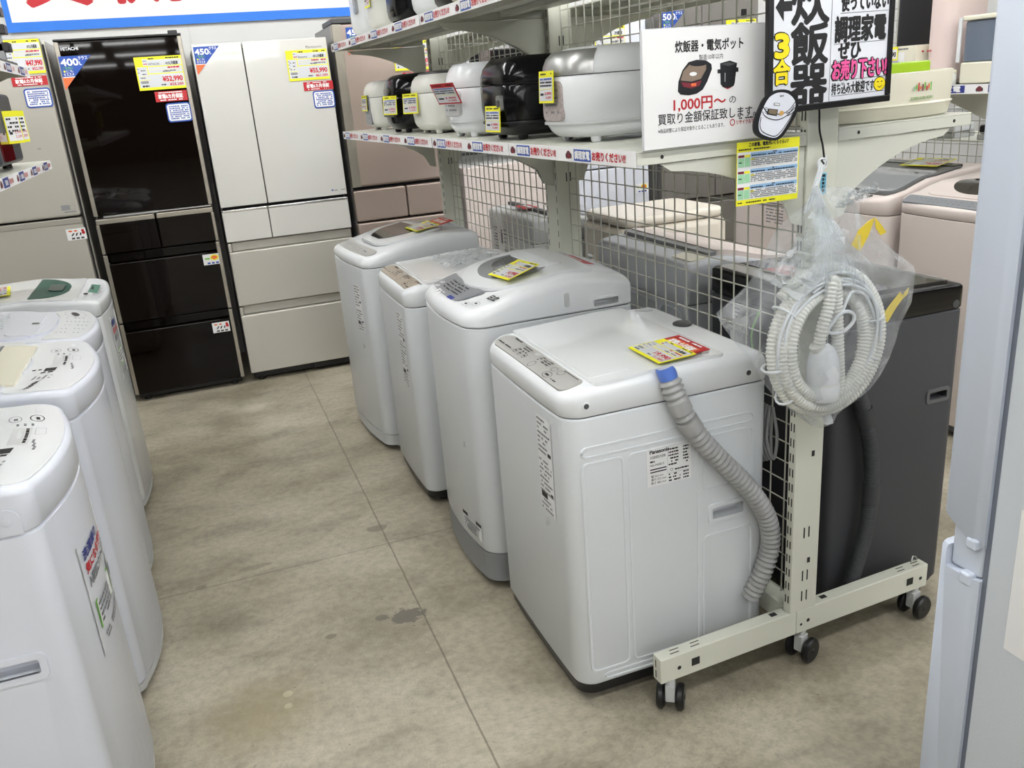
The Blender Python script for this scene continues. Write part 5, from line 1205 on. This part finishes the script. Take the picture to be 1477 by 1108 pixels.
# cream chest unit beyond them
t = thing('storage_bin', 'cream rounded bin standing between the grey washers behind mesh', 'bin', at(.95, 1.89, 0))
mb = MB(); mb.prism(rrect(-.26, .26, -.225, .225, .06), .03, .90); mb.build('body', BINC, t, bevel=.03, seg=4)
mb = MB(); mb.prism(rrect(-.25, .25, -.215, .215, .06), .902, .945); mb.build('lid', BINC, t, bevel=.02, seg=3)
for sx in (-.2, .2):
    for sy in (-.18, .18): mb = MB(); mb.lathe([(.02, 0), (.02, .032)], 12, M=at(sx, sy)); mb.build('foot', RUBBER, t)
mb = MB(); mb.lathe([(.012, 0), (.012, .004), (.007, .006)], 14, M=frame((-.2605, -.04, .82), (0, -1, 0), (0, 0, 1))); mb.build('lock', STEEL, t)

# -- next aisle's machines: fronts back towards us (-x)
GROUPP = 'washing machines across the next aisle'
WP1 = washer('washing_machine', 'blush white washing machine with brown window across the next aisle', 2.05, 1.045, PI, .56, .53, .885, [(0, .93), (.12, .955), (.45, .995), (.8, 1.01), (1, 1.0)], bow=.02, r=.05, body=PINKW, cover=PINKW, skirt=(DGREY, .05, .004), group=GROUPP, rim=.016)
w = WP1; F = w.D / 2
patch(w, 'control_panel', F - .012, F - .06, .24, .002, SLATE, rc=.01); top_print(w, lambda o: keys(o, -.2, .2, -F + .018, -F + .05, 2, 16, 0), .002, [GINK])
patch(w, 'lid', F - .08, -F + .12, .22, .006, PINKW, rc=.09); patch(w, 'lid_window', F - .12, -F + .22, .15, .008, GLASSD, shape='ell')
def d(mb):
    for k, (y0, h) in enumerate(((.13, .045), (.085, .03), (.05, .03), (.0, .018), (-.03, .018))): mb.quad(0, .034, y0, y0 + h, 0, 0); mb.dashes(.004, .03, y0 + h * .3, h * .3, .0004, 1)
    mb.add([(.006, .138, .0004), (.028, .138, .0004), (.017, .165, .0004)], [(0, 1, 2)], 1); mb.add([(.010, .141, .0007), (.024, .141, .0007), (.017, .158, .0007)], [(0, 1, 2)], 0)
sticker(w, 'caution_labels', 'front', .21, .68, .001, .001, d, [PAPER, INK], paper=False, bow=.02)
WP2 = washer('washing_machine', 'blush white washing machine with wide dark lid across the next aisle', 2.03, 1.62, PI, .56, .53, .86, [(0, .925), (.14, .95), (.5, 1.0), (.8, 1.02), (1, 1.03)], bow=.03, r=.06, body=PINKW, cover=PINKW, skirt=(DGREY, .05, .004), group=GROUPP, rim=.016)
w = WP2; F = w.D / 2
patch(w, 'lid', F - .05, -F + .10, .245, .008, mat('lid_frame', (96, 96, 96), .3), rc=.03); patch(w, 'lid_window', F - .07, -F + .22, .225, .0105, GLASSG, rc=.03); patch(w, 'lid_hinge', -F + .14, -F + .08, .22, .011, GLOSSB, rc=.01)
top_print(w, lambda o: [o.disc(.15, -F + .036, 0, .016, 0, ry=.009), o.disc(.10, -F + .036, 0, .008, 1), o.dashes(-.08, .06, -F + .033, .005, 0, 1)], .001, [DGREY, GINK])
t = thing('washing_machine', 'tall pinkish white washing machine with rear notice, partly behind yellow chart', 'washing machine', at(2.06, 2.22, 0, 0), GROUPP)
mb = MB(); mb.prism(rrect(-.28, .28, -.26, .26, .03), .05, 1.02); mb.build('cabinet', PINKW, t, bevel=.03, seg=4)
mb = MB(); mb.prism(rrect(-.25, .25, -.23, .23, .03), 1.021, 1.075); mb.build('top_cover', PINKW, t, bevel=.02, seg=3)
for sx in (-.2, .2):
    for sy in (-.2, .2): mb = MB(); mb.lathe([(.02, 0), (.02, .052)], 12, M=at(sx, sy)); mb.build('foot', RUBBER, t)
mb = MB(); M = frame((-.2812, -.02, .72), (0, -1, 0), (0, 0, 1)); mb.quad(0, .16, 0, .2, 0, 0, M); [mb.dashes(.01, .15, .185 - k * .016, .007, .0005, 1, M=M) for k in range(11)]; mb.build('rear_notice', [PINKW, GINK], t, smooth=False)

# ------------------------------------------------------------------ second rack behind them with its shelf of small appliances
R2_ = thing('display_rack', 'second cream mesh rack with shelves behind the blush white washers', 'display rack', at(2.47, 0, 0))
for y in (.25, 1.45, 2.65):
    mb = MB(); mb.box(0, .08, y, y + .03, .0, 2.2); mb.build('post', RACKP, R2_, bevel=.003)
mb = MB()
for k in range(47): y = .28 + .0505 * k; mb.tube([(.04, y, .1), (.04, y, 2.15)], .0022, 5)
for k in range(39): z = .12 + .0535 * k; mb.tube([(.043, .27, z), (.043, 2.66, z)], .002, 5)
mb.build('mesh_panel', WIRE, R2_)
for z, dep in ((1.375, .50), (2.05, .50), (1.10, .0)):
    if dep:
        mb = MB(); mb.box(-dep, 0, .25, 2.67, z - .004, z); mb.box(-dep, -dep + .003, .25, 2.67, z - .03, z - .004); mb.box(-dep, 0, .25, .253, z - .03, z - .004); s = mb.build('shelf', SHELFP, R2_)
        mb = MB(); M = frame((-dep - .0012, 2.67, z - .034), (0, -1, 0), (0, 0, 1)); mb.quad(0, 2.42, 0, .036, 0, 0, M)
        for k in range(8):
            u = k * .3 + .02; cooker_icon(mb, M, u + .03, .018, .012); mb.quad(u + .07, u + .26, .004, .032, .0005, 1, M); mb.text('生活家電', u + .08, .010, .018, .001, 0, width=.16, bold=.05, M=M)
        mb.build('label_strip', [PAPER, NAVY, MAROON, DGREY], s, smooth=False)
        for y in (.255, 1.46, 2.655): mb = MB(); mb.add([(0, y, z - .03), (-dep * .8, y, z - .03), (0, y, z - .2), (0, y + .004, z - .03), (-dep * .8, y + .004, z - .03), (0, y + .004, z - .2)], [(0, 1, 2), (5, 4, 3), (0, 3, 4, 1), (1, 4, 5, 2), (2, 5, 3, 0)]); mb.build('bracket', SHELFP, s, smooth=False)
mb = MB(); mb.box(.08, .5, .25, 2.67, 1.09, 1.095); mb.build('shelf', SHELFP, R2_)
ZR = 1.3755
def onrack(name, label, cat, x, y, rz=0.0, z=ZR, g='appliances on the second rack'): return thing(name, label, cat, at(x, y, z, rz), g)
t = onrack('water_server', 'appliance with smoked blue tank and cream base on the second rack', 'appliance', 2.142, 1.120)
mb = MB(); mb.prism(rrect(-.16, .16, -.13, .13, .03), .004, .083); mb.build('base', CREAM, t, bevel=.006)
mb = MB(); mb.prism(rrect(-.155, .155, -.125, .125, .03), .084, .235); mb.build('tank', mat('smoked_blue', (104, 116, 134), .15, coat=.5), t, bevel=.006)
mb = MB(); mb.prism(rrect(-.165, .165, -.135, .135, .03), .236, .255); mb.build('lid', CREAM, t, bevel=.006)
mb = MB(); mb.box(-.170, -.161, .118, .132, .084, .25); mb.build('handle', WHITE, t, bevel=.003)
t = onrack('air_purifier', 'tall pale pink curved appliance on the second rack', 'air purifier', 2.12, 1.385)
mb = MB(); mb.prism(rrect(-.11, .12, -.055, .075, .05), .004, .42); mb.build('front_cover', mat('pale_pink_plastic', (234, 214, 208), .3), t, bevel=.02, seg=4)
mb = MB(); mb.loft([super_ring(.13 * k, .12 * k, 2.4, z, 28, 0) for k, z in ((.8, .004), (.95, .05), (1.0, .2), (.97, .32), (.85, .41), (.4, .43))], M=Matrix.Translation((.20, .0, 0)) @ Matrix.Diagonal((1, 1, 1, 1))); mb.build('rear_housing', mat('pale_grey_plastic', (214, 216, 216), .3), t, angle=60)
mb = MB(); mb.dashes(-.02, .03, .075, .006, 0, 0, M=frame((-.1115, .06, .06), (0, -1, 0), (0, 0, 1))); mb.build('maker_mark', REDC, t, smooth=False)
t = onrack('small_dryer', 'small white vented appliance behind smoked tank on the second rack', 'appliance', 2.385, 1.115)
mb = MB(); mb.prism(rrect(-.07, .07, -.13, .13, .02), .004, .43); mb.build('body', WHITE, t, bevel=.01)
mb = MB(); M = frame((-.071, .12, .28), (0, -1, 0), (0, 0, 1)); [mb.quad(.01 + c_ * .075, .07 + c_ * .075, k * .015, .009 + k * .015, 0, 0, M) for k in range(10) for c_ in range(3)]; mb.build('vents', MGREY, t, smooth=False)
t = onrack('product_box', 'white carton with violet picture on the second rack', 'box', 2.06, 1.56)
mb = MB(); mb.box(-.08, .08, -.09, .09, 0, .165); mb.build('carton', CREAM, t, bevel=.002)
mb = MB(); M = frame((-.0812, .09, 0), (0, -1, 0), (0, 0, 1)); mb.quad(.02, .12, .01, .14, 0, 0, M); vm = mat('violet_print', (150, 132, 180), .5); mb.prism(rrect(.045, .095, .035, .105, .01), .0004, .0006, 1, M); [mb.prism(rrect(.03 + k * .03, .05 + k * .03, .012, .045, .004), .0004, .0006, 1, M) for k in range(3)]; mb.dashes(.02, .14, .15, .006, .0004, 2, M=M); mb.build('carton_print', [PAPER, vm, GINK], t, smooth=False)
t = thing('price_tag', 'yellow price tag on the white carton of the second rack', 'price tag', frame((1.976, 1.655, ZR + .11), (0, -1, 0), (0, 0, 1)), 'price tags on the second rack')
mb = MB(); mb.box(0, .09, 0, .055, 0, .0012); mb.quad(.005, .085, .006, .045, .0016, 1); mb.text('1,490', .03, .015, .02, .002, 2, width=.05, bold=.05); mb.build('card', [YEL, PAPER, INK], t, smooth=False)
t = onrack('coffee_maker', 'black appliance behind the framed sign on the second rack', 'appliance', 2.30, 1.66)
mb = MB(); mb.prism(rrect(-.13, .13, -.14, .14, .03), .004, .42); mb.build('body', BLACK, t, bevel=.01)
mb = MB(); mb.prism(rrect(-.1, .1, -.11, .11, .03), .421, .44); mb.build('lid', DGREY, t, bevel=.006)
for i, (x, y) in enumerate(((2.045, 1.273), (2.12, 1.276))):
    t = onrack('glass_jar', ('clear glass jar with cream lid, nearer the smoked tank', 'clear glass jar with cream lid, beside the pink appliance')[i], 'jar', x - .06, y, g='glass jars on the second rack')
    mb = MB(); mb.lathe([(.015, .001), (.017, .004), (.017, .04), (.013, .046)], 16); mb.build('jar', mat('milky_glass', (206, 208, 206), .12, coat=.4), t); mb = MB(); mb.lathe([(.014, .0465), (.016, .049), (.016, .057), (.012, .059)], 16); mb.build('lid', CREAM, t)
# irons and small things on the lower ledge behind that mesh
for i, (y, c_) in enumerate(((1.22, BLACK), (1.44, WHITE), (1.66, BLACK), (1.88, WHITE), (1.0, BLACK), (2.1, BLACK))):
    t = thing('steam_iron', '%s steam iron behind the second rack mesh, %s' % ('black' if c_ is BLACK else 'white', ('second from the near end', 'between two black irons', 'between two white irons', 'second from the far end', 'at the near end of the row', 'at the far end of the row')[i]), 'iron', at(2.70, y, 1.0955, .1 + .12 * (i % 3)), 'irons on the ledge')
    mb = MB(); mb.prism([(-.10, -.05), (.05, -.045), (.12, 0), (.05, .045), (-.10, .05)], 0, .025); mb.build('sole_plate', LGREY, t, bevel=.003)
    mb = MB(); mb.prism([(-.10, -.045), (.045, -.04), (.105, 0), (.045, .04), (-.10, .045)], .026, .07); mb.build('body', c_, t, bevel=.012)
    mb = MB(); mb.tube(smoothpath([(-.08, 0, .07), (-.085, 0, .12), (-.03, 0, .135), (.05, 0, .125), (.075, 0, .08)], 6), .013, 8); mb.build('handle', c_ if c_ is BLACK else LGREY, t)
# oval noodle tub on the rack's own right-hand shelf
t = thing('noodle_tub', 'cream oval tub with green lettering on right-hand shelf of the rack', 'tub', RACK @ at(.572, .135, 1.3695))
P = lambda a, b_, z: super_ring(a, b_, 2.7, z, 40)
mb = MB(); mb.loft([P(.200, .118, .0), P(.206, .124, .004), P(.210, .128, .026), P(.214, .132, .030), P(.209, .127, .034), P(.212, .130, .098), P(.208, .126, .100), P(.204, .122, .096), P(.200, .118, .008)]); mb.build('tub', CREAM, t, angle=50)
mb = MB(); z = .058
cl = [MINT, GREENP, RED, ORANGE, MAROON, GREENP, RED, ORANGE, GREENP]
for k in range(9): mb.quad(.012 + k * .0062, .016 + k * .0062, z + (.004 if k % 2 else 0), z + .010 + (k % 3) * .004, 0, k)
mb.text('SOMEN KURU-KURU', .004, .040, .0065, 0, 1, width=.068, bold=.03)
mb.v = [(x, -.1285 - .0032 - .0 * z_ + .0065 * (x / .2) ** 2, y) for x, y, z_ in mb.v]; mb.build('tub_lettering', cl, t, smooth=False)
t = thing('lunch_box', 'bright green box standing inside the cream oval tub', 'box', RACK @ at(.612, .14, 1.3785))
mb = MB(); mb.prism(rrect(-.10, .10, -.06, .06, .012), 0, .085); mb.build('box', mat('lime_plastic', (168, 206, 40), .4), t, bevel=.004); mb = MB(); mb.prism(rrect(-.104, .104, -.064, .064, .012), .0855, .112); mb.build('lid', mat('lime_plastic', (168, 206, 40), .4), t, bevel=.004)

# ------------------------------------------------------------------ white refrigerator close on the right, its flank to the aisle
t = thing('refrigerator', 'bluish white refrigerator close to the camera at right edge', 'refrigerator', at(.077, -.61, 0))
FW = mat('cool_white_door', (206, 214, 228), .35, noise=.03); FB = mat('textured_side', (204, 210, 216), .5, scale=260, bump=.25)
mb = MB(); x1 = .56
P_ = lambda z, zb: None
def door(z0f, z0b, z1f, z1b, nm):
    # x = 0 is the flank facing the aisle, y from 0 (front) back to -.078
    prof = [(-.004, -.006), (.0, -.012)]
    mb = MB(); n = 5; rings = []
    plan = [(.012, 0), (.004, -.003), (0, -.011), (0, -.060), (.003, -.066), (.006, -.072), (.006, -.078), (x1, -.078), (x1, -.011), (x1 - .004, -.003), (x1 - .012, 0)]
    lo = lambda y: z0f + (z0b - z0f) * min(1, -y / .06); hi = lambda y: z1f + (z1b - z1f) * min(1, -y / .06)
    rings = [[(x + (.004 if x < .1 else -.004), y, lo(y)) for x, y in plan], [(x, y, lo(y) + .005) for x, y in plan], [(x, y, hi(y) - .005) for x, y in plan], [(x + (.004 if x < .1 else -.004), y, hi(y)) for x, y in plan]]
    mb.loft([r[::-1] for r in rings], 0); return mb.build(nm, FW, t, angle=45)
door(.806, .772, 1.72, 1.72, 'door')
lowd = door(.07, .07, .752, .752, 'door')
cut_b = [(-.01, x1 + .01, -.10, -.014, .716, .77)]
mb = MB(); mb.box(.010, x1 - .01, -.076, -.016, .716, .795); mb.build('recessed_grip', FW, t, bevel=.006)
cut(lowd, [(-.02, x1 + .02, -.10, -.016, .715, .80)])
mb = MB(); mb.box(-.003, .03, -.070, -.050, .766, .786); mb.box(-.003, .02, -.066, -.044, .700, .722); mb.build('door_end_cap', FW, t, bevel=.005, seg=3)
mb = MB(); mb.box(.012, x1 - .012, -.092, -.076, .08, 1.71); mb.build('gasket', mat('grey_gasket', (120, 126, 140), .6), t, bevel=.003)
mb = MB(); mb.box(.004, x1 - .004, -.62, -.090, .04, 1.73); mb.build('body', FB, t, bevel=.006)
mb = MB(); mb.box(.03, x1 - .03, -.58, -.06, .012, .042); mb.build('plinth', DGREY, t)
for xx in (.05, x1 - .05):
    for yy in (-.09, -.55): mb = MB(); mb.lathe([(.02, 0), (.02, .014)], 12, M=at(xx, yy)); mb.build('foot', RUBBER, t)
mb = MB(); mb.quad(.135, .32, .78, 1.02, 0, 0, M=frame((.0032, 0, -.15), (0, -1, 0), (0, 0, 1))); mb.build('paper_notice', PAPER, t, smooth=False)
# ------------------------------------------------------------------ left-hand rack: only its shelf ends show
LR = thing('display_rack', 'left-hand rack with label-edged shelves above the washing machines', 'display rack', at(-1.45, 0, 0))
for y in (-1.3, .45, 2.20):
    mb = MB(); mb.box(-.56, -.48, y - .03, y, 0, 2.2); mb.build('post', RACKP, LR, bevel=.003)
for z in (1.372, 1.70):
    mb = MB(); mb.box(-.48, 0, -1.33, 2.22, z - .004, z); mb.box(-.003, 0, -1.33, 2.22, z - .028, z - .004); mb.box(-.48, 0, 2.217, 2.22, z - .028, z - .004); s = mb.build('shelf', SHELFP, LR)
    mb = MB(); M = frame((.0012, -1.33, z - .031), (0, 1, 0), (0, 0, 1)); mb.quad(0, 3.55, 0, .032, 0, 0, M)
    for k in range(13):
        u = .05 + k * .27; cooker_icon(mb, M, u + .03, .016, .012); mb.quad(u + .06, u + .15, .003, .03, .0005, 1, M); mb.dashes(u + .07, u + .14, .009, .014, .0009, 0, M=M, lo=.3, hi=.7); mb.dashes(u + .155, u + .22, .009, .014, .0009, 4, M=M, lo=.3, hi=.7)
    mb.build('label_strip', [PAPER, NAVY, MAROON, DGREY, mat('rose_print', (222, 150, 150), .5)], s, smooth=False)
    for y in (-1.32, .44, 2.19):
        mb = MB(); zz = z - .028; mb.add([(-.48, y, zz), (-.06, y, zz), (-.48, y, zz - .15), (-.48, y + .004, zz), (-.06, y + .004, zz), (-.48, y + .004, zz - .15)], [(0, 2, 1), (3, 4, 5), (0, 1, 4, 3), (1, 2, 5, 4), (2, 0, 3, 5)]); mb.build('bracket', SHELFP, s, smooth=False)
mb = MB()
for k in range(34): y = -1.3 + .103 * k; mb.tube([(-.52, y, .1), (-.52, y, 2.15)], .0022, 5)
for k in range(20): z = .12 + .107 * k; mb.tube([(-.517, -1.3, z), (-.517, 2.19, z)], .002, 5)
mb.build('mesh_panel', WIRE, LR)
t = thing('toaster_oven', 'dark grey oven with red window and price tags on left shelf', 'oven', at(-1.485, 1.69, 1.3725))
mb = MB(); mb.prism(rrect(-.34, 0, -.21, .21, .02), .018, .235); mb.build('body', mat('oven_grey', (58, 61, 66), .4), t, bevel=.012)
mb = MB(); mb.prism(rrect(-.17, .02, .03, .115, .01), 0, .004, M=frame((.0, 0, 0), (0, 1, 0), (0, 0, 1))); mb.build('window', mat('red_glass', (96, 16, 22), .1, coat=.5), t)
for sx in (-.28, -.05):
    for sy in (-.16, .16): mb = MB(); mb.lathe([(.016, 0), (.014, .02)], 12, M=at(sx, sy)); mb.build('foot', BLACK, t)
for y, lb in ((1.66, 'yellow price tag on dark oven, nearer the camera of its pair'), (1.775, 'yellow price tag on dark oven, nearer the refrigerators of its pair')):
    c = thing('price_tag', lb, 'price tag', frame((-1.481, y, 1.452), (.5, .866, 0), (0, 0, 1)), 'price tags on the dark oven')
    mb = MB(); mb.box(0, .07, 0, .10, 0, .0015); mb.build('card', YEL, c, smooth=False)
    mb = MB(); mb.quad(.004, .066, .008, .082, .002, 0); [mb.dashes(.008, .06, .072 - k * .012, .006, .0024, 1) for k in range(4)]; mb.quad(.01, .024, .028, .036, .0024, 1); mb.text('2,990', .034, .03, .010, .0024, 2, width=.03); mb.text('3,289', .034, .017, .009, .0024, 2, width=.03); mb.build('printing', [PAPER, INK, RED], c, smooth=False)
t = thing('drying_stand', 'black and grey folding stand on the upper left shelf', 'stand', at(-1.50, 1.92, 1.7005))
mb = MB(); mb.box(-.26, .03, -.2, .24, .0, .018); mb.build('base', DGREY, t, bevel=.004)
mb = MB(); mb.box(-.01, .012, .14, .165, .018, .32); mb.box(-.25, -.23, .14, .165, .018, .32); mb.build('upright', MGREY, t, bevel=.003)
for k in range(3):
    mb = MB(); z = .05 + k * .058; mb.box(-.26, .03, .14, .205, z, z + .032); mb.build('arm', BLACK, t, bevel=.004)

# ------------------------------------------------------------------ price cards lying on washing machine lids
def lid_card(label, w, u, v, rot, wd, ht, price, price2, red=None, lift=.012):
    """u to the right and v away from somebody at the front, in the machine's plan"""
    W_ = w.root.matrix_world; x, y = -v, u
    dz = (w.zt(x - .05) - w.zt(x + .05)) / .1
    M = W_ @ Matrix.Translation((x, y, w.zt(x, y) + lift)) @ frame((0, 0, 0), (0, 1, 0), (-1, 0, dz)) @ Matrix.Rotation(rot, 4, 'Z')
    t = price_card(label, M, wd, ht, price, price2, '', '洗濯機', group='price cards on washing machine lids')
    if red:
        mb = MB(); a, b_ = red
        mb.box(a, a + wd * .95, b_, b_ + ht * .62, -.0035, -.0012); mb.build('red_ticket', REDC, t, smooth=False)
        mb = MB(); mb.quad(a + .01, a + wd * .9, b_ + ht * .08, b_ + ht * .42, -.0008, 1); mb.text('家電6カ月保証', a + .02, b_ + ht * .16, ht * .2, -.0004, 0, width=wd * .7, bold=.05); mb.dashes(a + .02, a + wd * .8, b_ + ht * .5, ht * .06, -.0008, 0); mb.build('ticket_print', [PAPER, ORANGE], t, smooth=False)
    return t
bpy.context.view_layer.update()
lid_card('yellow and white price card with red ticket on the nearest right-hand washer', W4, .1135, -.02, 0.0, .15, .10, '19,990', '21,989', red=(-.008, .085), lift=.0135)
lid_card('yellow price card lying over the grey window of the domed lid', W3, .055, -.115, .12, .135, .11, '14,990', '16,489', lift=.019)
lid_card('yellow price card on the washer farthest along the right-hand row', W1, .05, .01, .0, .15, .11, '29,990', '32,989', red=(.0, .112), lift=.012)
t = lid_card('grey and yellow price card on the lid of the cream flap washer', L2, -.02, .10, PI / 2 - .1, .16, .12, '18,990', '20,889', lift=.012)
lid_card('yellow edged price card on the washer lid nearest the green window', L3, -.05, .08, .2, .16, .12, '17,990', '19,789', lift=.012)
lid_card('red and white price card behind the green lid window', L4, -.1, .04, .15, .2, .13, '12,990', '14,289', red=(-.05, .135), lift=.012)
lid_card('yellow price card on the wide dark lid across the next aisle', WP2, -.03, .08, .1, .2, .13, '39,990', '43,989', lift=.016)
